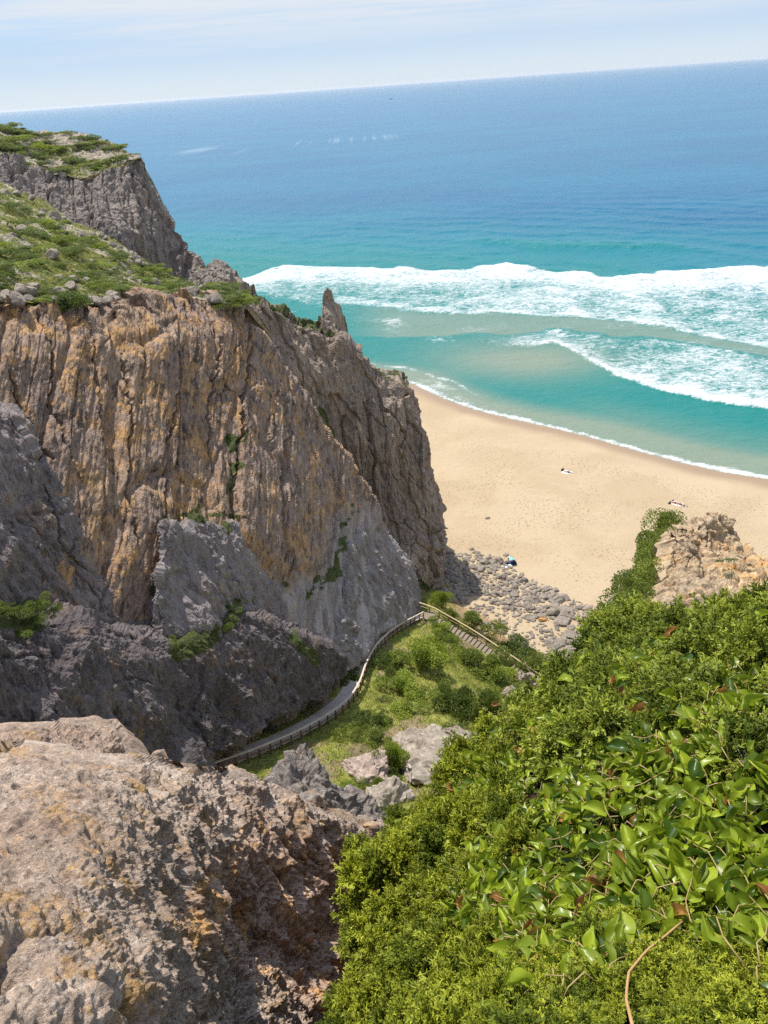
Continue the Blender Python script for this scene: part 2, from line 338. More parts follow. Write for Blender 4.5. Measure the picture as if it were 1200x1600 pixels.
xs = axis(-150, -25, 95, 400, 0.33, 40); ys = axis(30, 78, 212, 320, 0.33, 30)
X, Y = np.meshgrid(xs, ys); D = shore_dist(X, Y); Z = beach_z(X, Y)
# trodden dimples: real hollows pressed into the dry sand
Pb = np.stack([X.ravel(), Y.ravel(), np.zeros(X.size)], 1)
Q2 = Pb.copy(); Q2[:, 0] *= 0.85; f1, f2, idv = voronoi(Q2*1.15+0.2*fbm(Pb*0.5, 2)[:, None], 5)
tr = sstep(-0.25, 0.25, fbm(Pb/9.0, 4, seed=21))*sstep(7, 16, D.ravel())
Z = Z - (0.20*np.exp(-(f1/0.25)**2)*(idv > 0.3)*(0.35+0.65*tr)*sstep(6, 14, D.ravel())).reshape(X.shape)
foot = (np.exp(-(f1/0.22)**2)*(idv > 0.3)*(0.3+0.7*tr)*sstep(6, 14, D.ravel()))
wet = sstep(6.5, 1.5, D.ravel()+1.6*fbm(Pb/11.0, 3, seed=8))
m, n, b = new_mat('beach_sand'); p = n.pos()
c = n.mix(n.rng(n.noise(p, 0.06, 5, 0.6, 0.8), 0.35, 0.65), (0.40, 0.312, 0.205), (0.355, 0.272, 0.172))
c = n.mix(n.math('MULTIPLY', n.rng(n.noise(n.map(p, (1, 0.5, 1), rot=(0, 0, 0.6)), 0.09, 6, 0.7, 1.0), 0.56, 0.68), 0.4), c, (0.36, 0.28, 0.205))
c = n.mix(n.math('MULTIPLY', n.rng(n.noise(n.map(p, (1, 0.7, 1)), 1.6, 4, 0.75), 0.57, 0.68), 0.55), c, (0.30, 0.19, 0.10))
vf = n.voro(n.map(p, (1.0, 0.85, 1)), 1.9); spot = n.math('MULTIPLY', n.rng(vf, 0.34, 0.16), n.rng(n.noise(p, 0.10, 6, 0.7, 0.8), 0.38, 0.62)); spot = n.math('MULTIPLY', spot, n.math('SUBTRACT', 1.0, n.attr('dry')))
c = n.mix(n.math('MULTIPLY', spot, 0.7), c, (0.23, 0.14, 0.065))  # hollows browned: disturbed moist sand, with footprint shade put into the colour
c = n.mix(n.attr('wet'), c, (0.27, 0.185, 0.115))
n.put(b.inputs['Base Color'], c); n.put(b.inputs['Roughness'], n.math('SUBTRACT', 0.95, n.math('MULTIPLY', n.attr('wet'), 0.5)))
b.inputs['Specular IOR Level'].default_value = 0.25
n.put(b.inputs['Normal'], n.bump(n.math('SUBTRACT', n.noise(p, 3.0, 5, 0.7), spot), 0.5, 0.25)); M_SAND = m
V = np.stack([X.ravel(), Y.ravel(), Z.ravel()], 1)
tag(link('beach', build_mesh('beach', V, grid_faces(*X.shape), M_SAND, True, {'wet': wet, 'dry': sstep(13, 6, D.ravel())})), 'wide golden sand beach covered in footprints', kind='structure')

# sea: one sheet to the horizon, swell and bores modelled near the shore
xs = axis(-60000, -120, 190, 60000, 0.85, 70); ys = axis(90, 118, 480, 60000, 0.75, 90)
X, Y = np.meshgrid(xs, ys); P0 = np.stack([X.ravel(), Y.ravel(), np.zeros(X.size)], 1)
near = (np.abs(P0[:, 0]) < 1500) & (P0[:, 1] < 3000)
px = np.full(len(P0), -999.0); py = np.full(len(P0), -999.0); px[near], py[near] = proj(P0[near])
Dn = np.full(len(P0), -9999.0); Dn[near] = shore_dist(P0[near, 0], P0[near, 1])
off = -Dn
def nz(s, o, seed, st=(1, 1)):
    r_ = np.zeros(len(P0)); Qn = P0[near]/s; Qn[:, 0] *= st[0]; Qn[:, 1] *= st[1]; r_[near] = fbm(Qn, o, seed=seed); return r_
wob = nz(30, 3, 31); wob2 = nz(9, 4, 33); wob3 = nz(3.5, 3, 35)
pyw = py+6*wob+4*wob2
def line(pts): pts = np.array(pts, float); return np.interp(px, pts[:, 0], pts[:, 1])
z1t = line([(200, 455), (385, 437), (440, 419), (500, 420), (600, 422), (700, 424), (800, 417), (900, 425), (950, 436), (1010, 434), (1200, 420), (1500, 380)])
z1b = line([(200, 470), (400, 458), (500, 477), (560, 481), (640, 487), (760, 490), (860, 494), (950, 499), (1040, 511), (1120, 526), (1200, 541), (1500, 600)])
z2t = line([(200, 520), (600, 526), (760, 522), (860, 515), (1000, 522), (1200, 556), (1500, 620)])
z2b = line([(200, 522), (600, 528), (700, 538), (800, 540), (870, 538), (905, 556), (960, 588), (1040, 612), (1120, 632), (1200, 643), (1500, 700)])
in1 = sstep(-3, 3, pyw-z1t)*sstep(3, -3, pyw-z1b)
dens1 = 0.62+0.36*sstep(34, 2, pyw-z1t)+0.25*sstep(10, 0, z1b-pyw)*sstep(520, 760, px)+0.25*wob2-0.10*sstep(700, 450, px)+0.1*wob
foam = in1*dens1
in2 = sstep(-6, 8, pyw-z2t)*sstep(2, -2, pyw-z2b)*sstep(690, 850, px)
dens2 = 0.44+0.34*np.exp(-((z2b-pyw)/13.0)**2)*sstep(760, 870, px)+0.14*sstep(60, 10, z2b-pyw)+0.16*sstep(950, 1150, px)+0.28*wob2
foam = np.maximum(foam, in2*dens2)
betw = sstep(-2, 2, pyw-z1b)*sstep(2, -2, pyw-z2t)
foam = np.maximum(foam, betw*(0.16+0.42*wob2+0.2*wob+0.22*sstep(900, 1100, px)))
patch = np.exp(-(((px-615)/26)**2+((pyw-507)/15)**2))*0.75+np.exp(-(((px-690)/28)**2+((pyw-530)/7)**2))*0.6+np.exp(-(((px-735)/40)**2+((pyw-515)/7)**2))*0.45
foam = np.maximum(foam, patch*(0.8+0.6*wob2))
swl = 0.9*(1-np.exp(-np.maximum(px-560, 0)/400))+0.6
sw_edge = np.exp(-((off-0.9-0.9*wob2-0.5*wob3)/(1.0+0.5*wob2+0.25*sstep(900, 1150, px)))**2)
inner = np.exp(-((off-9-3*wob-2*wob2)/1.1)**2)*sstep(840, 700, px)*0.75
foam = np.maximum(foam, np.maximum(sw_edge*(0.95+0.3*wob2), inner*(0.75+0.6*wob3)))
foam = np.maximum(foam, sstep(14, 2, off)*sstep(860, 700, px)*(0.35+0.5*wob2+0.3*wob3))
streak = np.exp(-((pyw-line([(200, 240), (230, 239), (430, 230), (630, 212), (640, 100)]))/1.0)**2)*sstep(225, 260, px)*sstep(640, 600, px)
foam = np.clip(foam, 0, 1)
turb = np.clip(betw*sstep(520, 640, px)*0.7 + np.exp(-(((px-820)/140)**2+((pyw-562)/30)**2))*1.1 + sstep(16, 3, off)*1.1 + sstep(30, 12, off)*sstep(820, 1000, px)*0.4, 0, 1)
shallow = sstep(215, 95, off+20*wob)
shal2 = sstep(340, 140, off+30*wob)
crest = np.exp(-((pyw-line([(400, 420), (740, 379), (900, 381), (1090, 389), (1500, 400)]))/5.0)**2)*sstep(700, 800, px)*sstep(1120, 1020, px)
under = np.exp(-((py-z1t+4)/3.5)**2)*sstep(380, 430, px)
zsea = np.zeros(len(P0))
zsea[near] += (0.22*np.sin(off/3.6+4*wob+2.2*wob2)*sstep(8, 60, off)*sstep(900, 350, off)+0.22*wob2*sstep(5, 40, off)*sstep(700, 300, off)+0.10*wob3*sstep(2, 20, off)*sstep(400, 250, off))[near]
zsea += 1.7*crest*(px > 0)+1.5*np.exp(-((pyw-z1t-3)/5.0)**2)*sstep(380, 430, px)+0.6*in2*np.exp(-((z2b-pyw-4)/5.0)**2)+0.3*in1*(0.5+wob2+0.6*wob3)+0.15*in2*wob3
P0[:, 2] = zsea
m, n, b = new_mat('sea_water'); p = n.pos(); fo = n.attr('foam')
deep = n.mix(n.rng(n.noise(n.map(p, (1, 2.2, 1)), 0.004, 5, 0.6), 0.35, 0.65), (0.003, 0.085, 0.17), (0.003, 0.11, 0.19))
c = n.mix(n.attr('shal2'), deep, (0.004, 0.145, 0.175)); c = n.mix(n.attr('shallow'), c, (0.006, 0.15, 0.132))
c = n.mix(n.math('MULTIPLY', n.attr('turb'), 0.85), c, (0.19, 0.215, 0.15)); c = n.mix(n.math('MULTIPLY', n.attr('crest'), 0.75), c, (0.006, 0.15, 0.15))
lace = n.math('ADD', n.math('MULTIPLY', n.noise(n.map(p, (0.8, 1.2, 1)), 0.42, 8, 0.72, 1.2), 0.65), n.math('MULTIPLY', n.noise(p, 1.7, 5, 0.75, 0.6), 0.35))
fm = n.rng(n.math('ADD', fo, n.math('MULTIPLY', n.math('SUBTRACT', lace, 0.5), 3.2)), 0.30, 1.0)
fm = n.math('MULTIPLY', fm, n.rng(fo, 0.02, 0.14))
cap = n.rng(n.noise(n.map(p, (0.35, 1.5, 1)), 0.035, 7, 0.75, 0.2), 0.79, 0.83)
fm = n.math('MAXIMUM', fm, n.math('MULTIPLY', n.math('MAXIMUM', cap, n.math('MULTIPLY', n.attr('streak'), 0.8)), 0.35))
c = n.mix(fm, c, (0.48, 0.51, 0.52)); n.put(b.inputs['Base Color'], c)
n.put(b.inputs['Roughness'], n.math('ADD', 0.25, n.math('MULTIPLY', fm, 0.6))); b.inputs['IOR'].default_value = 1.33
b.inputs['Specular IOR Level'].default_value = 0.32
h = n.math('ADD', n.math('MULTIPLY', n.noise(n.map(p, (0.8, 1.4, 1)), 0.33, 6, 0.62, 0.4), 1.0), n.math('MULTIPLY', n.noise(n.map(p, (0.9, 1.3, 1)), 1.4, 4, 0.6), 0.22))
h = n.math('ADD', h, n.math('MULTIPLY', n.noise(n.map(p, (0.5, 1.2, 1)), 0.06, 4, 0.6), 2.0))
h = n.math('ADD', h, n.math('MULTIPLY', fm, 0.12))
n.put(b.inputs['Normal'], n.bump(h, 0.55, 1.0))
me = build_mesh('sea', P0, grid_faces(*X.shape), m, True, {'foam': foam, 'turb': turb, 'shallow': shallow, 'shal2': shal2, 'crest': np.clip(crest+0.7*under, 0, 1), 'streak': streak})
tag(link('sea', me), 'blue sea turning turquoise and white with surf towards the beach', kind='structure')

# ------------------------------------------------------------------ the cliffs
NA = np.array((.82, -.3, .49)); NB = np.array((.9, -.2, .39)); A0 = np.array((-15, 92, 53.))
def slab_Y(px, py):
    ya = PPL(px, py, A0, NA)[..., 1]; yb = PPL(px, py, A0, NB)[..., 1]; t = sstep(280, 620, np.asarray(px, float))
    return ya*(1-t)+yb*t
CRACKS = [([(60, 480), (72, 560), (66, 640), (90, 730)], 0.5), ([(180, 560), (190, 660), (178, 760), (190, 860)], 0.45), ([(320, 480), (330, 560), (318, 640), (322, 740)], 0.4), ([(430, 590), (436, 680), (428, 790), (440, 880)], 0.45), ([(505, 720), (520, 800), (516, 860)], 0.4), ([(590, 830), (600, 900), (596, 950)], 0.35), ([(384, 480), (383, 560), (365, 640), (362, 700), (352, 780), (352, 810)], 0.55), ([(270, 590), (262, 650), (248, 690), (243, 760), (236, 820)], 0.45),
          ([(138, 480), (136, 560), (141, 640), (150, 720)], 0.25), ([(0, 590), (20, 660), (60, 730)], 0.5), ([(285, 470), (292, 540), (298, 640)], 0.2), ([(470, 640), (480, 720), (505, 800)], 0.2),
          ([(205, 470), (212, 560), (206, 640)], 0.15), ([(420, 600), (412, 700), (430, 790)], 0.2)]
VEGL = [([(352, 690), (350, 760), (345, 815), (300, 805), (245, 835), (236, 890), (222, 960)], 11), ([(545, 800), (530, 850), (520, 905), (470, 925), (440, 915)], 10), ([(372, 655), (364, 690)], 5)]
def crackfield(i, seed=0):
    d = np.zeros(len(i['px'])); px = i['px']; py = i['py']
    for pl, a in CRACKS:
        dd = polydist(px+2.5*vnoise(np.stack([py/14, px*0, px*0+seed], 1), 3)+2*vnoise(np.stack([py/5, px*0, px*0], 1), 4), py, pl); d = d-1.7*a*np.exp(-(dd/1.7)**2)
    return d
def rockdisp(P, big=0.8, bscale=13, streak=0.35, stscale=(0.28, 0.28, 0.05), medium=0.28, fine=0.12, cell=0.22, cscale=(0.22, 0.22, 0.09), seed=0, pit=0.22, pz=0.6):
    d = big*fbm(P/bscale, 4, seed=seed)
    if streak: d = d+streak*fbm(P*np.array(stscale), 4, seed=seed+5, ridge=True)
    if pit: d = d+pit*fbm(P*1.15*np.array((1, 1, pz)), 5, 0.68, seed=seed+21, ridge=True)*(0.55+0.6*fbm(P/5, 3, seed=seed+22))
    d = d+medium*fbm(P*0.7*np.array((1, 1, 0.55)), 4, seed=seed+9)+fine*fbm(P*2.6*np.array((1, 1, 0.35)), 3, 0.6, seed=seed+13)
    if cell:
        W = P*np.array(cscale)+0.25*np.stack([fbm(P*0.2, 3, seed=seed+2), fbm(P*0.2, 3, seed=seed+3), fbm(P*0.2, 3, seed=seed+4)], 1)
        f1, f2, iv = voronoi(W, seed+40); g = sstep(-0.1, 0.35, fbm(P*0.13, 3, seed=seed+6)); d = d+0.35*cell*(iv-0.5)*sstep(0, 0.15, f2-f1)-cell*1.1*g*np.exp(-((f2-f1)/0.03)**2)
    return d
def slabs(P, strike, freq, amp, seed):
    """upright slabs standing a little proud of each other, split by joints"""
    q = (P[:, 0]*strike[0]+P[:, 1]*strike[1])*freq+0.45*fbm(P*np.array((.12, .12, .05)), 4, seed=seed+200)+0.10*fbm(P*np.array((.5, .5, .2)), 3, seed=seed+201)
    f1, f2, iv = voronoi(np.stack([q, P[:, 2]*0.035+0.15*fbm(P*0.2, 3, seed=seed+202), 0*q], 1), seed+203); e = f2-f1
    return amp*(iv-0.5)*sstep(0, 0.18, e)-0.75*amp*np.exp(-(e/0.05)**2)
def vegfield(i, lines=VEGL):
    v = np.zeros(len(i['px'])); Q = np.stack([i['px'], i['py'], 0*i['px']], 1); k = 0.62+0.9*fbm(Q/16, 4, 0.6, seed=66)
    for pl, wd in lines: v = np.maximum(v, np.exp(-(polydist(i['px']+9*vnoise(Q/15, 67), i['py']+9*vnoise(Q/15, 68), pl)/wd)**2)*k)
    return v
zero = lambda P, i: np.zeros(len(P))
one = lambda val: (lambda P, i: np.full(len(P), float(val)))
def slab_disp(P, i):
    # the crest breaks into blocks
    q = np.stack([P[:, 0]*0.35+P[:, 1]*0.35, P[:, 1]*0, P[:, 1]*0], 1); f1, f2, iv = voronoi(q+0.15*fbm(P*0.4, 2)[:, None], 71)
    up = (1.9*(iv-0.5)+0.5*fbm(P*0.8, 3))*np.exp(-i['v']/0.022)*(i['u'] < 0.98)
    P = P @ np.array(GRAIN).T
    return rockdisp(P, 0.8, 14, 0.2, (0.42, 0.42, 0.045), 0.16, 0.17, seed=1, pit=0.2, pz=0.4)+slabs(P, (1, 0), 0.15, 0.75, 5)+slabs(P, (1, 0), 0.42, 0.22, 8)+0.18*fbm(P*np.array((1.2, 1.2, 0.14)), 4, 0.6, seed=2, ridge=True)+crackfield(i)+1.4*sstep(0, 0.12, i['v'])*sstep(0.9, 0.5, i['v']), np.stack([0*up, 0*up, up], 1)
SL = relief('cliff', [(-170, 452), (0, 468), (150, 472), (300, 464), (378, 474)], [(-170, 1240), (60, 1220), (330, 1180), (470, 1105), (555, 1035), (590, 990), (655, 952)],
            [(-170, 452), (-170, 1240)], [(378, 474), (381, 505), (430, 566), (489, 655), (549, 735), (588, 800), (630, 892), (655, 952)],
            slab_Y, 420, 560, slab_disp, M_SLAB,
            skirts={'right': ([(-2.0, 3, -1.5), (-6, 14, -6)], 14), 'top': ([(-2.4, 1.8, 0.05), (-14, 9, -5)], 14), 'bottom': ([(-1.5, 1.5, -2), (-4, 4, -9)], 8)},
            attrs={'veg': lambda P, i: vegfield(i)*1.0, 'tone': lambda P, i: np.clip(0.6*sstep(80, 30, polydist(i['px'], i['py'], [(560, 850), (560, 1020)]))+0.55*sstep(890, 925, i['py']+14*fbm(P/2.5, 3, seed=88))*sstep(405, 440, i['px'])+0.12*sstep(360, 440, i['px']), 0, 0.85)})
tag(SL[0], 'tall tilted ochre rock slab with dark cracks', 'cliff', kind='structure')

def buttress(name, label, top, bottom, left, right, amp, nu, nv, mat, seed, prof=None, veg=None, tone=0.0, big=0.6, skirt=3.5, bot=9):
    def dep(px, py):
        h, k = px.shape; u = np.linspace(0, 1, k)[None]; v = np.linspace(0, 1, h)[:, None]
        e = sstep(0, 0.12, np.minimum(u, 1-u)*1.0)*sstep(0, 0.06, v)
        return slab_Y(px, py)-(-0.6+(amp+0.6)*e*(prof(u, v) if prof else 1.0))
    o = relief(name, top, bottom, left, right, dep, nu, nv, lambda P, i: rockdisp(P, big*1.5, 6, 0.75, (0.35, 0.35, 0.09), medium=0.5, fine=0.25, cell=0.35, seed=seed, pit=0.42)+0.6*crackfield2(i), mat,
               skirts={'left': ([(-skirt, skirt, 0)], 4), 'right': ([(-skirt, skirt, 0)], 4), 'top': ([(-skirt, skirt*0.6, 0.4)], 4), 'bottom': ([(-1.2, 1.2, -1.5), (-4, 4, -bot)], 10)},
               attrs={'veg': veg or zero, 'tone': one(tone)})
    tag(o[0], label, 'cliff', kind='structure'); return o
CR2 = [([(55, 720), (75, 780), (85, 850), (120, 880), (165, 915)], 0.8), ([(165, 915), (155, 955)], 0.7), ([(0, 830), (50, 860), (90, 880)], 0.2), ([(20, 705), (60, 790)], 0.15)]
def crackfield2(i):
    d = np.zeros(len(i['px']))
    for pl, a in CR2:
        d = d-a*np.exp(-(polydist(i['px']+2*vnoise(np.stack([i['py']/7, i['px']*0, i['px']*0], 1), 6), i['py'], pl)/2.2)**2)
    return d
B1 = buttress('cliff_plate', 'grey rock plate split by a dark crack, left end of the cliff', [(-170, 560), (-40, 600), (10, 640), (50, 712), (78, 728)], [(-170, 960), (0, 950), (100, 965), (213, 975)],
              [(-170, 560), (-170, 960)], [(78, 728), (98, 770), (140, 830), (160, 880), (205, 930), (213, 975)], 3.6, 200, 180, M_GREY, 11, lambda u, v: 0.9-0.45*v, tone=0.1, veg=lambda P, i: 0.8*np.exp(-(polydist(i['px'], i['py'], [(85, 850), (165, 915)])/4)**2)*0.6)
B3 = buttress('cliff_buttress', 'blue grey buttress rising from the gully in shade', [(246, 838), (258, 806), (280, 822), (305, 798), (335, 826), (352, 812), (380, 826)], [(228, 985), (300, 1030), (380, 1010), (436, 985)],
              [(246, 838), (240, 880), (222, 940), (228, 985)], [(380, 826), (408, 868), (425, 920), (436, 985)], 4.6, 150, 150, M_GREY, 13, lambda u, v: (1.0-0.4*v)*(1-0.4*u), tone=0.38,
              veg=lambda P, i: np.maximum(np.exp(-(polydist(i['px'], i['py'], [(262, 810), (340, 812), (350, 830)])/9)**2), np.exp(-(polydist(i['px'], i['py'], [(240, 850), (232, 930)])/10)**2)))
B5 = buttress('cliff_rib', 'pale grey rib at the foot of the cliff beside the path', [(540, 835), (575, 822), (610, 842), (640, 885)], [(500, 1030), (548, 1040), (588, 992), (655, 954)],
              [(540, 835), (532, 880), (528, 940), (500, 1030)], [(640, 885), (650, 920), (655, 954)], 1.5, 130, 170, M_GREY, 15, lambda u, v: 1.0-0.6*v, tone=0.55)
B4 = buttress('lower_crag', 'dark lower crag with a green ledge above the path', [(215, 1010), (300, 990), (372, 945), (430, 975), (500, 1010), (560, 1040)], [(235, 1230), (370, 1158), (440, 1120), (505, 1085), (543, 1048)],
              [(215, 1010), (225, 1100), (235, 1230)], [(560, 1040), (552, 1042), (543, 1048)], 3.0, 220, 180, M_DARK, 17, lambda u, v: 1.0-0.25*v, tone=0.0, big=1.0,
              veg=lambda P, i: np.maximum(np.exp(-(polydist(i['px'], i['py'], [(275, 1020), (330, 990), (372, 945)])/20)**2), 0.9*np.exp(-(polydist(i['px'], i['py'], [(450, 1000), (480, 1035)])/10)**2)))
B2 = buttress('dark_crag', 'dark crag with a grassy ledge on its left shoulder', [(-170, 930), (-60, 935), (0, 938), (70, 945), (150, 962), (225, 985), (262, 1010)], [(-170, 1300), (60, 1290), (200, 1260), (345, 1195)],
              [(-170, 930), (-170, 1300)], [(262, 1010), (290, 1060), (312, 1110), (335, 1160), (345, 1195)], 4.5, 260, 200, M_DARK, 19, lambda u, v: 0.85+0.25*sstep(0, 0.25, v)-0.2*v, big=0.9,
              veg=lambda P, i: np.maximum(np.exp(-((i['py']-960-0.15*i['px'])/22)**2)*sstep(120, 40, i['px']), np.exp(-(polydist(i['px'], i['py'], [(270, 1020), (300, 1075)])/9)**2)))

dep = depth_tps([(330, 470, 101), (380, 472, 103), (440, 495, 107), (480, 512, 110), (520, 520, 112), (560, 556, 113), (600, 592, 113.5), (632, 604, 114), (690, 850, 106), (684, 930, 100),
                 (640, 900, 98), (560, 740, 104.5), (500, 650, 103), (440, 560, 103), (600, 700, 107.5), (600, 900, 100), (645, 700, 110)])
def back_disp(P, i):
    q = P*np.array((0.5, 0.5, 0.014)); f1, f2, iv = voronoi(q+0.22*fbm(P*np.array((0.3, 0.3, 0.1)), 4)[:, None], 91)
    col = 1.3*(iv-0.5)-0.7*np.exp(-((f2-f1)/0.06)**2)*sstep(-0.3, 0.3, fbm(P*0.2, 3, seed=92))
    q = np.stack([P[:, 0]*0.5, P[:, 1]*0.2, P[:, 2]*0], 1); f1, f2, iv = voronoi(q, 93); up = (1.4*(iv-0.4)+0.5*fbm(P*0.8, 3))*np.exp(-i['v']/0.03)
    ed = np.exp(-(1-i['u'])/0.02)*0.8*fbm(P*np.array((0.4, 0.4, 0.25)), 4, seed=77)
    return rockdisp(P, 1.2, 10, 0.9, (0.4, 0.4, 0.03), 0.4, 0.2, 0.15, (0.4, 0.4, 0.25), seed=31, pit=0.3)+col+ed, np.stack([0*up, 0*up, up], 1)
CB = relief('ribbed_cliff', [(330, 468), (380, 470), (440, 492), (480, 512), (520, 521), (560, 556), (600, 592), (634, 604)], [(500, 990), (600, 975), (650, 962), (684, 940)], [(330, 468), (420, 700), (500, 990)],
            [(634, 604), (648, 655), (666, 730), (690, 850), (684, 940)], dep, 330, 420, back_disp, M_BACK,
            skirts={'right': ([(0.5, 4, -0.5), (-4, 16, -4)], 16), 'top': ([(-1.5, 3, 0.2), (-4, 12, -3), (-10, 30, -25)], 24), 'bottom': ([(0, 0, -6)], 6)},
            attrs={'veg': lambda P, i: np.clip(np.maximum(np.exp(-i['v']/0.012)*0.75*(0.6+0.7*fbm(P/3.0, 3)), 0.75*np.exp(-(polydist(i['px'], i['py'], [(500, 640), (520, 680)])/8)**2)+0.8*np.exp(-(polydist(i['px'], i['py'], [(650, 905), (680, 930)])/8)**2)), 0, 1), 'tone': zero})
tag(CB[0], 'ribbed brown cliff running down to the rubble and beach', 'cliff', kind='structure')

# plateau of heath and stones behind the slab
cr = [(x, y, float(slab_Y(np.array(float(x)), np.array(float(y))))) for x, y in [(-170, 452), (0, 468), (150, 472), (300, 464), (378, 474)]]
plat_ctrl = [(a, b_+4, c+0.3) for a, b_, c in cr]+[(-170, 235, 160), (0, 285, 150), (100, 335, 143), (200, 388, 134), (270, 440, 122), (335, 452, 110), (385, 480, 101), (60, 400, 92), (150, 420, 96)]
dep_pl = depth_tps(plat_ctrl)
PL = relief('plateau', [(-170, 232), (0, 287), (60, 312), (100, 338), (150, 362), (200, 390), (240, 420), (275, 440), (335, 452), (392, 482)], [(-170, 454), (0, 467), (150, 471), (300, 464), (372, 476), (392, 484)],
            [(-170, 232), (-170, 462)], [(392, 482), (392, 484)], dep_pl, 330, 220, lambda P, i: rockdisp(P, 1.0, 16, 0, medium=0.45, fine=0.15, cell=0.3, cscale=(0.5, 0.5, 0.5), seed=51)*np.where(i['v'] > 0.93, 0.3, 1), M_PLAT,
            skirts={'top': ([(0, 4, -1), (4, 14, -12), (6, 22, -40)], 14), 'bottom': ([(-1.2, 0.9, -0.5), (-3.5, 2.6, -2.5)], 5)},
            attrs={'veg': lambda P, i: np.clip(0.5+0.35*fbm(P/6, 3, seed=4)+0.25*sstep(250, 100, np.abs(i['px']-120)), 0, 1), 'sandy': zero})
tag(PL[0], 'stony heath sloping down to the top of the cliff', 'heath', kind='structure')

# far headland: face and heathy top
dep_h = depth_tps([(-170, 250, 165), (0, 246, 182), (60, 265, 186), (130, 272, 189), (180, 264, 192), (215, 246, 196), (240, 300, 195), (275, 350, 193), (310, 410, 190), (200, 350, 178), (100, 330, 172), (0, 300, 168), (260, 430, 180), (340, 440, 188)])
HD = relief('headland', [(-170, 240), (-60, 243), (0, 248), (60, 266), (130, 273), (180, 262), (216, 244)], [(-170, 330), (0, 340), (120, 390), (220, 430), (345, 450)], [(-170, 240), (-170, 330)],
            [(216, 244), (226, 262), (240, 300), (275, 350), (292, 388), (318, 418), (345, 450)], dep_h, 260, 200,
            lambda P, i: (slabs(P, (0.95, 0.3), 0.13, 2.2, 15)+slabs(P, (0.95, 0.3), 0.4, 0.8, 18)+rockdisp(P, 1.6, 14, 0.9, (0.16, 0.16, 0.03), 0.6, 0.3, 0.3, (0.2, 0.2, 0.08), seed=61, pit=0.2), np.stack([0*P[:, 0], 0*P[:, 0], 1.6*fbm(P*0.35, 3)*np.exp(-i['v']/0.05)], 1)), M_HEAD,
            skirts={'right': ([(-2, 7, -3), (-14, 34, -20)], 14), 'bottom': ([(2, -1, -50)], 14)}, attrs={'veg': lambda P, i: np.exp(-i['v']/0.03)*0.55, 'tone': zero})
tag(HD[0], 'far grey brown headland dropping steeply to the sea', 'headland', kind='structure')
dep_t = depth_tps([(-170, 160, 215), (0, 193, 222), (60, 205, 222), (130, 213, 220), (180, 226, 214), (207, 238, 206), (-170, 252, 164), (0, 256, 181), (60, 272, 185), (130, 279, 188), (180, 270, 191.5), (216, 250, 196)])
HT = relief('headland_top', [(-170, 162), (0, 193), (60, 204), (130, 212), (180, 226), (208, 237)], [(-170, 258), (0, 257), (60, 274), (130, 280), (180, 269), (218, 250)], [(-170, 162), (-170, 258)], [(208, 237), (218, 250)],
            dep_t, 220, 110, lambda P, i: rockdisp(P, 1.3, 14, 0, medium=0.6, fine=0.3, cell=0.4, cscale=(0.4, 0.4, 0.4), seed=65), M_PLAT,
            skirts={'top': ([(-2, 10, -2), (-4, 40, -20)], 8), 'right': ([(-1, 8, -2), (-6, 30, -30)], 8)}, attrs={'veg': lambda P, i: np.clip(0.6+0.4*fbm(P/9, 3, seed=6), 0, 1), 'sandy': zero})
tag(HT[0], 'heath covered top of the far headland', 'heath', kind='structure')
KN = relief('cliff_outcrop', [(298, 448), (318, 420), (336, 410), (352, 412), (372, 428), (392, 456)], [(298, 470), (340, 478), (400, 490)], [(298, 448), (298, 470)], [(392, 456), (398, 472), (400, 490)],
            depth_tps([(298, 448, 123), (336, 410, 131), (352, 414, 131), (392, 456, 127), (298, 470, 116), (400, 488, 120), (345, 450, 122)]), 110, 70,
            lambda P, i: (rockdisp(P, 0.5, 5, 0.3, medium=0.6, fine=0.3, cell=0.8, cscale=(0.5, 0.5, 0.4), seed=81), np.stack([0*P[:, 0], 0*P[:, 0], 1.3*fbm(P*0.6, 3, seed=9)*np.exp(-i['v']/0.1)], 1)), M_HEAD,
            skirts={'right': ([(-1, 4, -2), (-4, 14, -22)], 8), 'top': ([(-1, 4, -1.5), (-4, 14, -22)], 8), 'bottom': ([(0, 1, -6)], 4)}, attrs={'veg': lambda P, i: 0.55*sstep(0.2, -0.1, fbm(P/3, 3)), 'tone': zero})
tag(KN[0], 'small grey outcrop between the headland and the ribbed cliff', 'outcrop', kind='structure')

# ------------------------------------------------------------------ hillside below the cliff (heights from where the path and slopes lie)
PATH_PX = [(250, 1245, 29.5), (335, 1207, 26.5), (400, 1185, 24.3), (480, 1150, 21.2), (540, 1112, 18.9), (563, 1080, 17.4), (573, 1045, 15.9), (592, 1012, 14.2), (625, 985, 11.6), (662, 966, 8.6)]
PATH = np.array([PZ(x, y, z) for x, y, z in PATH_PX])
STAIR_PX = [(676, 966, 8.2), (705, 982, 7.2), (740, 1003, 6.0), (780, 1030, 4.7), (812, 1052, 3.6), (845, 1075, 2.6)]
STAIR = np.array([PZ(x, y, z) for x, y, z in STAIR_PX])
_ps = np.gradient(PATH, axis=0); _ps[:, 2] = 0; _ps /= np.linalg.norm(_ps, axis=1, keepdims=True); _ps = np.stack([-_ps[:, 1], _ps[:, 0], 0*_ps[:, 0]], 1)
ctrl = [tuple(p) for p in PATH]+[tuple(p) for p in PATH[::2]+_ps[::2]*2.2]+[tuple(p) for p in PATH[::3]+_ps[::3]*6-np.array((0, 0, 1.0))]+[tuple(p) for p in STAIR]
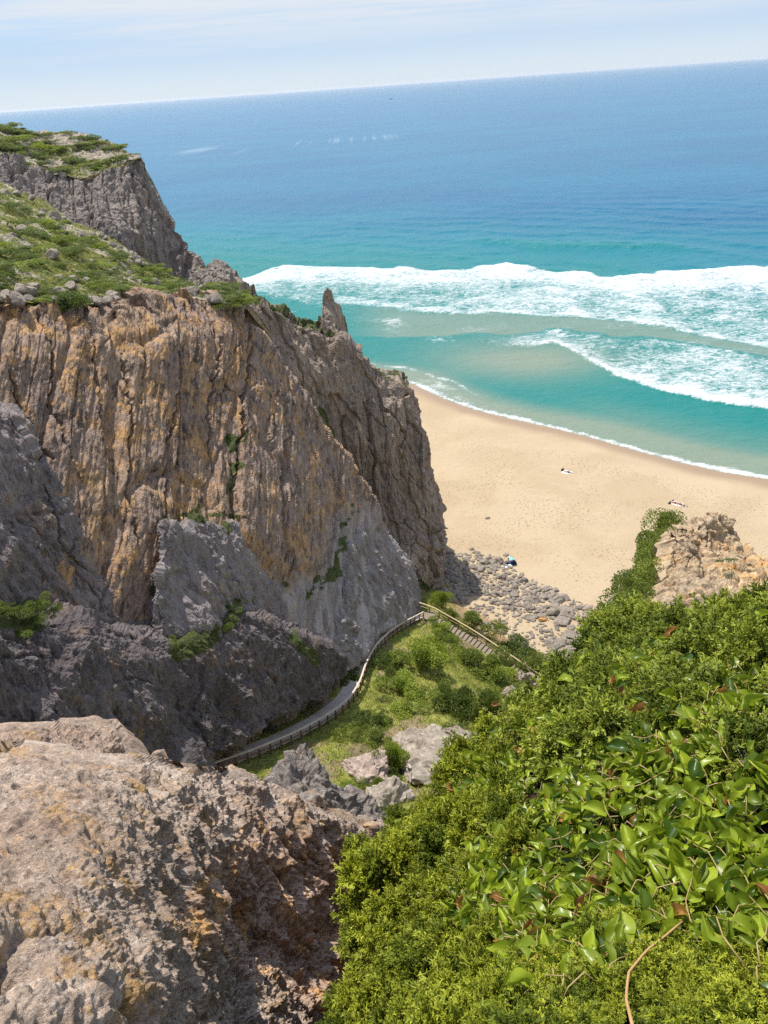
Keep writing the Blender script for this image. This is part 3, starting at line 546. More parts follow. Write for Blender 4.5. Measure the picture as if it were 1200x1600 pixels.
for x, y, z in [(420, 1240, 27.5), (480, 1215, 25), (520, 1260, 28), (560, 1170, 21.5), (600, 1230, 26.5), (600, 1090, 16.2), (640, 1020, 12.5), (650, 1140, 19.5), (700, 1060, 12.5), (720, 1120, 16.5), (690, 1200, 24), (760, 1060, 9.5), (790, 1075, 8.5),
                (820, 1075, 6.8), (770, 1130, 14.5), (690, 955, 7.2), (720, 975, 5.6), (765, 1000, 4.1), (800, 1020, 3.0), (850, 1050, 2.0), (885, 1075, 1.7), (660, 940, 8.2), (720, 945, 3.0), (770, 970, 2.6), (700, 920, 3.5)]:
    ctrl.append(tuple(PZ(x, y, z)))
ctrl += [(-40, 30, 40), (0, 28, 36), (25, 30, 38), (45, 45, 30), (45, 80, 8), (30, 60, 20), (-30, 90, 12), (-20, 110, 5), (20, 112, -3), (45, 105, -3), (-5, 104, 5)]
hill_f = tps(ctrl); _pd = np.array(PATH)
def hill_z(x, y):
    x = np.asarray(x, float); y = np.asarray(y, float); z = hill_f(x, y); P = np.stack([x, y, 0*x], -1).reshape(-1, 3)
    dp = np.minimum(polydist(x, y, PATH[:, :2]), polydist(x, y, STAIR[:, :2])); k = sstep(0.9, 3.5, dp)
    return z-0.25*(1-k)+k*(0.9*fbm(P/6, 4, seed=15)+0.25*fbm(P/1.3, 3, seed=16)).reshape(x.shape)
xs = np.arange(-34, 46, 0.2); ys = np.arange(28, 112, 0.2); X, Y = np.meshgrid(xs, ys); Z = hill_z(X, Y)
P = np.stack([X, Y, Z], -1).reshape(-1, 3); hx, hy = proj(P)
sandy = np.clip(sstep(3.5, 1.0, P[:, 2]-2.3+0.8*fbm(P/2, 3))*sstep(640, 700, hx), 0, 1)
bare = np.exp(-(polydist(hx, hy, [(720, 935), (760, 985), (720, 1000)])/22)**2)*0.9
veg = np.clip(0.66+0.5*fbm(P/4, 4, seed=18)-0.8*bare-0.5*np.exp(-(polydist(hx, hy, [(460, 1225), (560, 1190), (650, 1150)])/30)**2), 0, 1)
tag(link('hillside', build_mesh('hillside', P, grid_faces(*X.shape), M_HILL, False, {'veg': veg, 'sandy': sandy})), 'grassy slope falling from the path to the beach', 'slope', kind='structure')

# ------------------------------------------------------------------ near rock under the viewpoint
dep_n = depth_tps([(-60, 1640, 0.95), (0, 1600, 1.12), (150, 1600, 1.25), (0, 1480, 1.5), (150, 1480, 1.75), (240, 1500, 2.0), (100, 1400, 2.0), (0, 1350, 2.35), (200, 1330, 2.9), (0, 1260, 3.3), (100, 1250, 3.6), (0, 1178, 4.9), (100, 1183, 5.0),
                   (230, 1198, 5.4), (340, 1208, 6.2), (410, 1236, 6.8), (300, 1290, 4.6), (400, 1310, 5.6), (290, 1400, 3.5), (285, 1480, 2.7), (265, 1540, 2.05), (340, 1500, 3.7), (345, 1430, 4.3), (410, 1450, 4.9), (480, 1400, 6.0), (520, 1500, 5.7), (560, 1350, 7.4), (420, 1560, 4.0), (340, 1620, 2.6), (560, 1640, 4.4), (470, 1290, 6.6), (560, 1280, 7.8), (640, 1500, 6.6), (400, 1340, 5.3), (440, 1345, 6.0)])
def near_disp(P, i):
    w = lambda wl: np.clip(wl/(3.0*i['sp'])-0.55, 0, 1)
    d = 0.13*fbm(P/1.2, 4, seed=101)+0.07*fbm(P*2.6, 3, 0.55, seed=103)*w(0.2)+0.055*fbm(P*8, 4, 0.62, seed=105, ridge=True)*w(0.05)
    f1, f2, iv = voronoi(P*np.array((34, 34, 34))+0.4*fbm(P*14, 2)[:, None], 107); d = d+(0.030*(0.6-f1)+0.010*fbm(P*40, 2, seed=108)*w(0.025))*w(0.03)
    g = sstep(330, 470, i['px'])*sstep(1250, 1330, i['py']); d = d+0.10*fbm(P*3.1, 4, 0.6, seed=118, ridge=True)*(0.25+0.75*sstep(150, 330, i['px']))*w(0.1)
    d = d+g*(0.20*fbm(P*np.array((2.2, 2.2, 0.7)), 4, seed=109, ridge=True)*w(0.2)+0.05*fbm(P*np.array((9, 9, 4)), 3, seed=110)*w(0.07))
    f1, f2, iv = voronoi(P*np.array((1.3, 1.3, 1.3))+0.3*fbm(P*1.5, 3)[:, None], 113)
    d = d+0.10*(iv-0.5)*sstep(0, 0.2, f2-f1)-0.03*np.exp(-((f2-f1)/0.05)**2)
    hole = np.exp(-(((i['px']-15)/40)**2+((i['py']-1515)/20)**2)); return d-0.25*hole
NR = relief('rock_ledge', [(-80, 1172), (0, 1174), (60, 1184), (150, 1192), (230, 1198), (300, 1206), (345, 1210), (400, 1236), (470, 1262), (560, 1290), (660, 1300)], [(-80, 1680), (200, 1680), (420, 1680), (660, 1680)], [(-80, 1172), (-80, 1680)], [(660, 1300), (660, 1680)],
            dep_n, 900, 1000, near_disp, M_NEAR, redist=0.75, smooth=True, skirts={'top': ([(0, 0.5, -0.4), (0.5, 1.2, -5), (1, 6, -25), (1, 14, -42)], 30), 'left': ([(-3, 0, 0)], 6), 'bottom': ([(0, -1, -1)], 4)},
            attrs={'veg': zero, 'tone': zero})
NR[0].data.materials.append(M_NEARSHADE)
tag(NR[0], 'sunlit weathered rock ledge falling to a brown face darkened in colour for shade', 'rock ledge', kind='structure')
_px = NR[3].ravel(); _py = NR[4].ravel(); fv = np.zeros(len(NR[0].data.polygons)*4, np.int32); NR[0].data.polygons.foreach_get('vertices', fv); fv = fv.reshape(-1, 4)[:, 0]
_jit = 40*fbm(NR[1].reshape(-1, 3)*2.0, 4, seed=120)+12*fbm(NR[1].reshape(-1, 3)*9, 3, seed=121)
shade_side = (_py[fv]+_jit[fv] > np.interp(_px[fv], [0, 240, 290, 400, 540, 660], [2000, 1540, 1360, 1295, 1315, 1325])) & (_py[fv]+_jit[fv] < np.interp(_px[fv], [0, 270, 330, 420, 520, 660], [0, 1480, 1520, 1575, 1620, 1640]))
NR[0].data.polygons.foreach_set('material_index', shade_side.astype(np.int32))  # faces on the shaded side get the darker painted material
NL = relief('rock_hump', [(-80, 1150), (0, 1146), (60, 1141), (130, 1136), (165, 1142), (192, 1166), (216, 1198)], [(-80, 1215), (100, 1225), (216, 1225)], [(-80, 1150), (-80, 1215)], [(216, 1198), (216, 1225)],
            depth_tps([(-80, 1150, 6.6), (0, 1146, 6.8), (130, 1136, 7.4), (192, 1166, 7.2), (216, 1198, 7.0), (-80, 1215, 5.4), (100, 1220, 5.8), (216, 1225, 6.2), (60, 1170, 6.4)]), 300, 170, near_disp, M_HUMP, redist=0.7, smooth=True,
            skirts={'top': ([(0, 0.4, -0.2), (0, 1.2, -4), (0, 3, -20)], 14), 'right': ([(0.05, 0.4, -0.3), (0, 1.5, -6)], 8)}, attrs={'veg': zero, 'tone': zero})
tag(NL[0], 'brown rounded hump of rock behind the sunlit ledge', 'rock hump', kind='structure')
NP = relief('rock_peak', [(372, 1262), (400, 1246), (428, 1222), (438, 1200), (455, 1184), (470, 1180), (486, 1196), (500, 1222), (520, 1240), (560, 1262), (612, 1288)], [(372, 1330), (480, 1350), (612, 1350)], [(372, 1262), (372, 1330)], [(612, 1288), (612, 1350)],
            depth_tps([(372, 1262, 9.2), (440, 1206, 10.2), (480, 1204, 10.4), (560, 1262, 10.6), (612, 1288, 10.4), (372, 1330, 6.6), (480, 1340, 7.0), (612, 1350, 7.6), (470, 1260, 9.0)]), 320, 260,
            lambda P, i: 0.40*fbm(P*np.array((1.2, 1.2, 0.5)), 5, 0.6, seed=131)+0.22*fbm(P*np.array((2.2, 2.2, 0.9)), 3, seed=132, ridge=True)*np.clip(0.5/(4*i['sp'])-0.6, 0, 1)+0.10*fbm(P*3.5, 3, 0.6, seed=133)*np.clip(0.28/(4*i['sp'])-0.6, 0, 1)+0.05*fbm(P*9, 2, 0.6, seed=135)*np.clip(0.1/(4*i['sp'])-0.6, 0, 1), M_PEAK, redist=0.6, smooth=True,
            skirts={'top': ([(0, 0.4, -0.3), (0, 1.5, -5), (0, 8, -26)], 14), 'right': ([(0.4, 0.3, -0.3), (2, 2, -8)], 8)}, attrs={'veg': zero, 'tone': zero})
tag(NP[0], 'jagged grey rock peak beside the sunlit ledge', 'rock peak', kind='structure')

# ground under the foreground shrubs
BUSH_CTRL = [(480, 1640, 2.6), (560, 1600, 2.35), (700, 1620, 1.5), (850, 1620, 1.05), (1000, 1620, 0.95), (1250, 1620, 0.95), (560, 1480, 3.1), (700, 1480, 2.25), (850, 1460, 1.75), (1000, 1450, 1.5), (1230, 1430, 1.45), (560, 1330, 4.0), (620, 1290, 4.4),
             (700, 1300, 3.6), (850, 1300, 2.5), (1000, 1280, 2.1), (1230, 1250, 1.9), (700, 1210, 4.9), (780, 1140, 5.2), (850, 1180, 3.6), (950, 1150, 2.9), (1100, 1150, 2.4), (1250, 1130, 2.3), (880, 1060, 4.8), (950, 1060, 4.0), (1050, 1050, 3.2), (1200, 1040, 2.9),
             (940, 1000, 5.2), (1040, 965, 5.0), (1130, 955, 4.8), (1250, 945, 4.7)]
bush_Y = depth_tps(BUSH_CTRL)
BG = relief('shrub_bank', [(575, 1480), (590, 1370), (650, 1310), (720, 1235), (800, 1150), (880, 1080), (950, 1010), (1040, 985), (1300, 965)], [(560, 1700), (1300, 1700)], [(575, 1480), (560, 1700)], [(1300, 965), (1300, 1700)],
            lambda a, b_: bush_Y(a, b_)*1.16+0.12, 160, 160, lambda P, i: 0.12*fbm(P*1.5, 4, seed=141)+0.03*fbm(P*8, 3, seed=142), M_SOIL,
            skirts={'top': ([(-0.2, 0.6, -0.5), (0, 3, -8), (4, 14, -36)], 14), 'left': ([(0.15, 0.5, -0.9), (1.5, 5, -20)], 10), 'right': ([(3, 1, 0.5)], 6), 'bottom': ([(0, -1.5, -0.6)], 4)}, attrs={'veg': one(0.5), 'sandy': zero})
tag(BG[0], 'dark earth bank under the foreground shrubs', 'bank', kind='structure')

# pale crag on the right
def crag_disp(P, i):
    f1, f2, iv = voronoi(P*np.array((0.9, 0.9, 1.5))+0.35*fbm(P*1.1, 3)[:, None], 151); g1, g2, gv = voronoi(P*np.array((3.2, 3.2, 3.8))+0.4*fbm(P*3, 2)[:, None], 153)
    rub = sstep(1090, 1150, i['px'])
    return 0.25*fbm(P/2.2, 4, seed=155)+0.15*(iv-0.5)*sstep(0, 0.25, f2-f1)+0.08*fbm(P*3.5, 4, 0.6, seed=158, ridge=True)-0.07*np.exp(-((f2-f1)/0.05)**2)+(0.05+0.10*rub)*(gv-0.5)*sstep(0, 0.2, g2-g1)-0.05*np.exp(-((g2-g1)/0.08)**2)+0.03*fbm(P*9, 3, seed=157)
CG = relief('pale_crag', [(1040, 834), (1062, 822), (1095, 812), (1128, 803), (1150, 814), (1164, 840), (1190, 868), (1300, 905)], [(1030, 985), (1300, 1000)], [(1040, 834), (1042, 855), (1040, 880), (1030, 930), (1030, 985)], [(1300, 905), (1300, 1000)],
            depth_tps([(1040, 822, 9.8), (1128, 805, 11.0), (1166, 836, 11.2), (1200, 870, 10.2), (1300, 900, 10.0), (1040, 880, 9.0), (1030, 940, 7.9), (1100, 900, 8.9), (1100, 985, 6.4), (1030, 985, 6.8), (1300, 1000, 6.0), (1200, 930, 8.0)]), 300, 240, crag_disp, M_CRAG,
            skirts={'left': ([(0.2, 0.5, -0.7), (2.4, 4.2, -5), (8, 14, -30)], 14), 'top': ([(0.3, 1.0, -0.6), (2, 4, -6), (6, 12, -40)], 14)}, attrs={'veg': lambda P, i: 0.62*np.exp(-(polydist(i['px'], i['py'], [(1120, 895), (1170, 890)])/9)**2), 'tone': zero})
tag(CG[0], 'pale crag spotted with orange lichen above the shrubs', 'crag', kind='structure')

# ------------------------------------------------------------------ small geometry tools
class MB:
    """collects boxes, bars and tubes into one mesh"""
    def __init__(s): s.v = []; s.f = []
    def add(s, V, F):
        k = sum(len(a) for a in s.v); s.v.append(np.asarray(V, float)); s.f += [tuple(i+k for i in q) for q in F]; return s
    def box(s, c, size, ax=None):
        ax = np.eye(3) if ax is None else np.asarray(ax); h = np.array(size)/2.0
        V = [np.asarray(c)+sum(sg[i]*h[i]*ax[i] for i in range(3)) for sg in [(-1, -1, -1), (1, -1, -1), (1, 1, -1), (-1, 1, -1), (-1, -1, 1), (1, -1, 1), (1, 1, 1), (-1, 1, 1)]]
        return s.add(V, [(0, 3, 2, 1), (4, 5, 6, 7), (0, 1, 5, 4), (1, 2, 6, 5), (2, 3, 7, 6), (3, 0, 4, 7)])
    def bar(s, a, b, wd, ht):
        a = np.asarray(a, float); b = np.asarray(b, float); d = b-a; L = np.linalg.norm(d); d /= L
        side = np.cross(d, (0, 0, 1)); side = side/(np.linalg.norm(side)+1e-9) if np.linalg.norm(side) > 1e-6 else np.array((1., 0, 0)); upv = np.cross(side, d)
        return s.box((a+b)/2, (L, wd, ht), (d, side, upv))
    def tube(s, pts, rad, k=6):
        pts = np.asarray(pts, float); rad = np.broadcast_to(np.asarray(rad, float), (len(pts),)); V = []; F = []
        T = np.gradient(pts, axis=0); T /= np.linalg.norm(T, axis=1, keepdims=True)+1e-9; ref = np.array((0.31, 0.17, 0.93))
        for p_, t_, r_ in zip(pts, T, rad):
            a = np.cross(t_, ref); a /= np.linalg.norm(a)+1e-9; b_ = np.cross(t_, a)
            for j in range(k): V.append(p_+r_*(math.cos(6.283*j/k)*a+math.sin(6.283*j/k)*b_))
        for i in range(len(pts)-1):
            for j in range(k): F.append((i*k+j, i*k+(j+1) % k, (i+1)*k+(j+1) % k, (i+1)*k+j))
        F.append(tuple(range(k))[::-1]); F.append(tuple((len(pts)-1)*k+j for j in range(k))); return s.add(V, F)
    def mesh(s, name, mat, smooth=False):
        me = bpy.data.meshes.new(name); me.from_pydata(np.concatenate(s.v).tolist(), [], s.f); me.update()
        for p_ in me.polygons: p_.use_smooth = smooth
        if mat: me.materials.append(mat)
        return me
def part(name, mb, mat, parent, smooth=False): return link(name, mb.mesh(name, mat, smooth), parent)
def copy_tree(o, parent=None):
    c = o.copy(); COL.objects.link(c)
    if parent: c.parent = parent
    for ch in list(o.children): copy_tree(ch, c)
    return c
def ground_at(px, py, it=6):
    z = 2.0
    for _ in range(it):
        p = PZ(px, py, z); z = max(float(beach_z(p[0:1], p[1:2])[0]), float(hill_z(p[0:1], p[1:2])[0]))
    return PZ(px, py, z)

# ------------------------------------------------------------------ path, railings, stair
M_WOOD = simple_mat('sun_bleached_rail_wood', (0.48, 0.40, 0.30), 0.75, 0.3, 2.0); M_POST = simple_mat('red_brown_post_wood', (0.15, 0.075, 0.045), 0.75, 0.3, 2.0)
M_PLANK = simple_mat('grey_boardwalk_planks', (0.44, 0.39, 0.34), 0.8, 0.5, 1.5); M_STEP = simple_mat('pale_concrete_step', (0.19, 0.155, 0.11), 0.85, 0.2, 2.0)
def along(poly, step):
    poly = np.asarray(poly, float); s = np.r_[0, np.cumsum(np.linalg.norm(np.diff(poly, axis=0), axis=1))]; n_ = max(2, int(round(s[-1]/step))+1)
    t = np.linspace(0, s[-1], n_); return np.stack([np.interp(t, s, poly[:, i]) for i in range(3)], 1)
def smooth_poly(poly, n_=80):
    poly = np.asarray(poly, float)
    for _ in range(3):
        q = 0.75*poly[:-1]+0.25*poly[1:]; r_ = 0.25*poly[:-1]+0.75*poly[1:]; poly = np.concatenate([poly[:1], np.stack([q, r_], 1).reshape(-1, 3), poly[-1:]])
    return resample(poly, np.linspace(0, 1, n_))
rail_line = smooth_poly(PATH, 160)
side = np.gradient(rail_line, axis=0); side[:, 2] = 0; side /= np.linalg.norm(side, axis=1, keepdims=True); side = np.stack([-side[:, 1], side[:, 0], 0*side[:, 0]], 1)
centre = rail_line+side*1.06
mb = MB(); cl = along(centre, 0.42)
for a, b_ in zip(cl[:-1], cl[1:]):
    d = b_-a; h_ = np.array((d[0], d[1], 0)); h_ /= np.linalg.norm(h_); sd = np.array((-h_[1], h_[0], 0))
    mb.box((a+b_)/2+(0, 0, 0.12+random.uniform(-0.012, 0.012)), (np.hypot(d[0], d[1])-0.07, 1.8+random.uniform(-.05, .05), 0.09), (h_, sd, (0, 0, 1)))
tag(link('boardwalk_path', mb.mesh('boardwalk_path', M_PLANK)), 'grey plank boardwalk curving along the foot of the cliff', 'path', kind='structure')
def railing(label, line_pts, group, spacing=1.45, mat_rail=M_WOOD, mat_post=M_POST, h_=1.05):
    pts = along(line_pts, spacing); root = empty('wooden_railing', pts[0]); tag(root, label, 'railing', group)
    o = Vector(pts[0]); loc = lambda p: np.asarray(p)-pts[0]
    first = None
    mb = MB()
    mb.box((0, 0, h_/2-0.1), (0.15, 0.15, h_+0.2)); post_me = mb.mesh('post', mat_post)
    for p in pts: q = link('post', post_me, root, loc(p))
    hr = MB(); mr = MB(); dn = along(line_pts, 0.5 if len(line_pts) > 20 else spacing)
    for a, b_ in zip(dn[:-1], dn[1:]):
        e = (b_-a)/np.linalg.norm(b_-a)*0.03
        hr.bar(loc(a)+(0, 0, h_+0.045)-e, loc(b_)+(0, 0, h_+0.045)+e, 0.19, 0.09); mr.bar(loc(a)+(0, 0, 0.52)-e, loc(b_)+(0, 0, 0.52)+e, 0.07, 0.11)
    part('handrail', hr, mat_rail, root); part('mid_rail', mr, mat_post if mat_post is M_POST else mat_rail, root); return root
M_GOLDW = simple_mat('golden_rail_wood', (0.44, 0.34, 0.18), 0.75, 0.25, 2.0); M_GOLDP = simple_mat('golden_post_wood', (0.24, 0.165, 0.085), 0.75, 0.25, 2.0)
railing('long wooden railing with red brown posts curving along the boardwalk', rail_line, 'wooden railings')
st = smooth_poly(STAIR, 60); sv = np.gradient(st, axis=0); sv[:, 2] = 0; sv /= np.linalg.norm(sv, axis=1, keepdims=True); sv = np.stack([-sv[:, 1], sv[:, 0], 0*sv[:, 0]], 1)
corner = PZ(655, 951, 8.7); far_line = np.concatenate([[corner], [st[0]+sv[0]*0.9+(0, 0, 0.1)], st[4:]+sv[4:]*0.9])
railing('golden wooden railing with double rail running down beside the steps', along(far_line, 0.9), 'wooden railings', 1.6, M_GOLDW, M_GOLDP)
root = empty('staircase', st[0]); tag(root, 'pale steps leading from the boardwalk corner down to the beach', 'staircase')
sp = along(st, 0.62)
for a, b_ in zip(sp[:-1], sp[1:]):
    d = b_-a; h_ = np.array((d[0], d[1], 0)); h_ /= np.linalg.norm(h_); sd = np.array((-h_[1], h_[0], 0)); m_ = (a+b_)/2-st[0]
    part('step', MB().box(m_+(0, 0, -0.10), (np.hypot(d[0], d[1])+0.05, 1.5, 0.42), (h_, sd, (0, 0, 1))), M_STEP, root)
land = MB(); e1 = PATH[-1]; e2 = st[0]; mid = (e1+e2)/2+np.array((-0.3, 0.5, 0.1)); land.box(mid-st[0], (2.6, 1.9, 0.16)); part('landing', land, M_STEP, root)

# ------------------------------------------------------------------ boulders
def rock_mesh(name, seed, mat, sub=3, squash=(1, 1, 0.6), planes=14, rough=0.06, nf=2.2):
    import bmesh
    bm = bmesh.new(); bmesh.ops.create_icosphere(bm, subdivisions=sub, radius=1.0); bm.verts.ensure_lookup_table()
    Dv = np.array([v.co[:] for v in bm.verts]); F = [[v.index for v in f.verts] for f in bm.faces]; bm.free()
    rg = np.random.default_rng(seed); nn = rg.normal(size=(planes, 3)); nn /= np.linalg.norm(nn, axis=1, keepdims=True); dd = rg.uniform(0.62, 1.0, planes)
    dots = Dv @ nn.T; rr = np.where(dots > 0.05, dd/np.maximum(dots, 0.05), 9).min(1); rr = np.minimum(rr, 1.25)
    V = Dv*rr[:, None]; V = V*(1+rough*fbm(V*nf+seed*3.1, 4, seed=seed))[:, None]; V = V*np.array(squash)
    return build_mesh(name, V, np.array(F), mat, False)
bm_list = [rock_mesh('boulder', 200+i, M_BOULDER, 3, (1, random.uniform(0.6, 0.9), random.uniform(0.5, 0.78)), 9, 0.04) for i in range(9)]
RUB = [(694, 856), (712, 866), (745, 862), (770, 868), (800, 888), (830, 905), (862, 918), (885, 935), (925, 945), (928, 1000), (915, 1030), (880, 1040), (862, 1018), (850, 1005), (905, 990), (900, 965), (845, 972), (812, 965), (790, 950), (760, 940), (735, 930), (720, 945), (686, 935)]
RUB2 = [(850, 1000), (925, 985), (925, 1025), (895, 1040), (868, 1030)]
def scatter_px(poly, n_, rg):
    poly = np.array(poly, float); lo = poly.min(0); hi = poly.max(0); out = []
    while len(out) < n_:
        q = lo+rg.random(2)*(hi-lo)
        if inpoly(q[0:1], q[1:2], poly)[0]: out.append(q)
    return np.array(out)
rg = np.random.default_rng(11)
spots = np.concatenate([scatter_px(RUB, 215, rg), scatter_px(RUB2, 45, rg)])
for i, (x, y) in enumerate(spots):
    p = ground_at(x, y); s_ = (0.34+0.52*rg.random()**1.8)*(1.25 if x > 860 else 1.0)
    o = link('boulder', bm_list[i % 9], None, p+(0, 0, s_*0.12)); o.scale = (s_,)*3; o.rotation_euler = (rg.normal()*0.15, rg.normal()*0.15, rg.random()*6.28)
    tag(o, 'grey brown boulder lying among the many of the rubble at the foot of the slope', 'boulder', 'boulders in the beach rubble')
BIG = [(882, 955, 34, 'broad flat pale slab of rock on the sand below the large crag', 0), (905, 950, 16, 'upright grey block beside the broad flat slab', 0), (880, 972, 26, 'long low slab of rock in front of the broad flat slab', 0), (918, 953, 20, 'pale rounded boulder behind the seated person\'s spot', 0), (919, 968, 22, 'large square boulder nearest the shrubs at the edge of the sand', 0),
       (893, 981, 15, 'two toned boulder with rusty underside below the long slab', 0), (847, 968, 14, 'rounded orange boulder standing out among grey rubble', 1), (903, 992, 18, 'pale blunt boulder right of the two toned one', 0), (908, 1012, 18, 'brown sided boulder at the right edge of the sand pocket', 0), (737, 858, 10, 'dark lone boulder at the upper end of the rubble', 0),
       (790, 868, 10, 'pointed boulder next to the beach tent', 0), (763, 810, 8, 'small dark stone alone on the open sand', 0), (692, 793, 9, 'dark stone on the sand close to the cliff edge', 0), (697, 826, 7, 'smallest stone on the sand close to the cliff edge', 0), (868, 948, 18, 'low grey boulder left of the broad flat slab', 0)]
for i, (x, y, s_, lab, k) in enumerate(BIG):
    me = rock_mesh('boulder', 300+i, M_ORANGE if k else M_BOULDER, 3, (1, 0.72, 0.5 if s_ < 30 else 0.3)); p = ground_at(x, y); r_ = s_*0.5*np.linalg.norm(p-CAM)/FPX
    o = link('boulder', me, None, p+(0, 0, r_*0.1)); o.scale = (r_,)*3; o.rotation_euler = (0, 0, rg.normal()*0.3); tag(o, lab, 'boulder', 'single boulders on the beach')
# small stones between them: uncountable
import bmesh
def merged(parts_V, parts_F): 
    k = 0; VV = []; FF = []
    for v_, f_ in zip(parts_V, parts_F): VV.append(v_); FF.append(f_+k); k += len(v_)
    return np.concatenate(VV), np.concatenate(FF)
low = [rock_mesh('pebble', 400+i, None, 1, (1, 0.8, 0.55), 10) for i in range(5)]
lowV = []; lowF = []
for me in low:
    a = np.zeros(len(me.vertices)*3); me.vertices.foreach_get('co', a); lowV.append(a.reshape(-1, 3)); lowF.append(np.array([p_.vertices[:] for p_ in me.polygons])); bpy.data.meshes.remove(me)
pv = []; pf = []
for x, y in np.concatenate([scatter_px(RUB, 1300, rg), scatter_px([(720, 940), (790, 950), (850, 975), (920, 985), (880, 1045), (820, 1010), (760, 980)], 260, rg)]):
    p = ground_at(x, y, 4); k = rg.integers(5); a = rg.random()*6.28; s_ = 0.17+0.30*rg.random()**1.6; R3 = np.array([[math.cos(a), -math.sin(a), 0], [math.sin(a), math.cos(a), 0], [0, 0, 1]])
    pv.append((lowV[k]*s_) @ R3.T+p+(0, 0, s_*0.15)); pf.append(lowF[k])
V, F = merged(pv, pf); M_RUB = rock_mat('rubble_stone', (0.29, 0.25, 0.205), (0.20, 0.17, 0.14), (0.32, 0.2, 0.11), 0.2, (0.07, 0.055, 0.05), 0.35, (0.46, 0.43, 0.40), 0.4, 1.2, 0.9, 0.4, veg=False)
tag(link('rubble', build_mesh('rubble', V, F, M_RUB)), 'loose small stones filling the gaps between the beach boulders', 'rubble', kind='stuff')
# single rocks on the slope
def px_rock(x, y, w_, label, mat, seed, squash=(1, 0.8, 0.9), Y=None, name='rock', lift=0.2, sub=5, rough=0.16, nf=2.6):
    p = ground_at(x, y) if Y is None else PY(x, y, Y); r_ = w_*0.5*np.linalg.norm(p-CAM)/FPX
    me = rock_mesh(name, seed, mat, sub, squash, 26, rough*2.6, nf*1.3); o = link(name, me, None, p+np.array((0, 0, r_*lift))); o.scale = (r_,)*3; o.rotation_euler = (0, 0, seed*1.7)
    tag(o, label, 'rock', 'rocks on the grassy slope'); return o
px_rock(826, 1072, 46, 'pale topped grey boulder standing at the lower end of the stair railing', M_PALE, 501, (0.8, 0.8, 1.0))
px_rock(797, 1090, 34, 'cluster of white rock left of the boulder at the railing end', M_PALE, 502, (1, 0.8, 0.7)); px_rock(806, 1108, 40, 'low white rock just below the white cluster', M_PALE, 503, (1, 0.8, 0.5))
px_rock(690, 1205, 175, 'broad pale crusted outcrop below the round green bush', M_PALE, 504, (1.0, 0.8, 0.5), lift=0.0); px_rock(655, 1172, 120, 'whitish upper part of the crusted outcrop', M_PALE, 505, (1.1, 0.8, 0.5), lift=0.0)
px_rock(574, 1214, 84, 'pinkish rock left of the round green bush', M_PINK, 506, (1, 0.9, 0.7), lift=0.1); px_rock(606, 1262, 105, 'pale pitted rock below the pinkish one', M_PALE, 507, (1, 0.9, 0.7), lift=0.1)
px_rock(725, 1155, 50, 'bleached ridge of rock in front of the dark dome bush', M_PALE, 508, (1.3, 0.6, 0.5)); px_rock(955, 948, 36, 'white grey rock beside the seated person, under the dark shrub', M_PALE, 509, (0.9, 0.8, 0.8), Y=70, lift=-0.2)
px_rock(750, 1225, 60, 'grey rock half buried under the edge of the juniper', M_PALE, 510, (1, 0.8, 0.7))
# rock needle above the ribbed cliff
NE = relief('rock_needle', [(504, 470), (506, 457), (511, 450), (516, 454), (521, 472), (530, 476), (538, 494)], [(500, 520), (520, 548), (546, 560)], [(504, 470), (503, 500), (500, 520)], [(538, 494), (543, 520), (546, 560)],
            depth_tps([(503, 472, 131), (511, 451, 131.6), (540, 500, 134), (500, 520, 130), (546, 560, 133), (520, 500, 129.3)]), 60, 90, lambda P, i: 0.12*fbm(P*np.array((0.9, 0.9, 0.25)), 4, seed=171)+0.25*(voronoi(P*np.array((0.6, 0.6, 0.12)), 173)[2]-0.5)+0.12*fbm(P*2.5, 3, seed=174), M_BACK,
            skirts={'right': ([(-0.6, 2, 0), (-3.5, 3.5, -0.5), (-5.2, 2.0, -1)], 12), 'left': ([(0.1, 1.5, -0.3), (1, 4, -1.5)], 6), 'top': ([(0.1, 0.8, -0.8), (0.3, 2.5, -4)], 6)}, attrs={'veg': zero, 'tone': zero})
tag(NE[0], 'tall pointed rock needle rising above the ribbed cliff', 'rock needle')

# stones and blocks along the cliff top
Pp = PL[1]; R_, C_ = Pp.shape[:2]; blocks = [rock_mesh('stone', 520+i, M_PALE, 3, (1, 0.8, 0.75), 12, 0.1) for i in range(6)]
for i in range(135):
    if i < 46: r_ = int(R_*(0.90+0.08*rg.random())); c_ = rg.integers(int(C_*0.28), C_-25)
    elif i > 90: r_ = int(R_*(0.08+0.14*rg.random())); c_ = rg.integers(int(C_*0.3), int(C_*0.8))
    else: r_ = int(R_*(0.14+0.76*rg.random())); c_ = rg.integers(int(C_*0.3), C_-10)
    p = Pp[r_, c_]; s_ = (0.4+0.7*rg.random()**1.8)*(1.0 if i < 46 else 0.9)
    o = link('stone', blocks[i % 6], None, p+np.array((0, 0, s_*0.25))); o.scale = (s_, s_, s_*rg.uniform(0.7, 1.2)); o.rotation_euler = (rg.normal()*0.2, rg.normal()*0.2, rg.random()*6)
    if i < 46: tag(o, 'pale jagged block on the rim where the heath meets the ochre cliff', 'stone', 'blocks along the cliff rim')
    else: tag(o, 'pale stone lying in the heath behind the cliff rim', 'stone', 'stones in the heath')

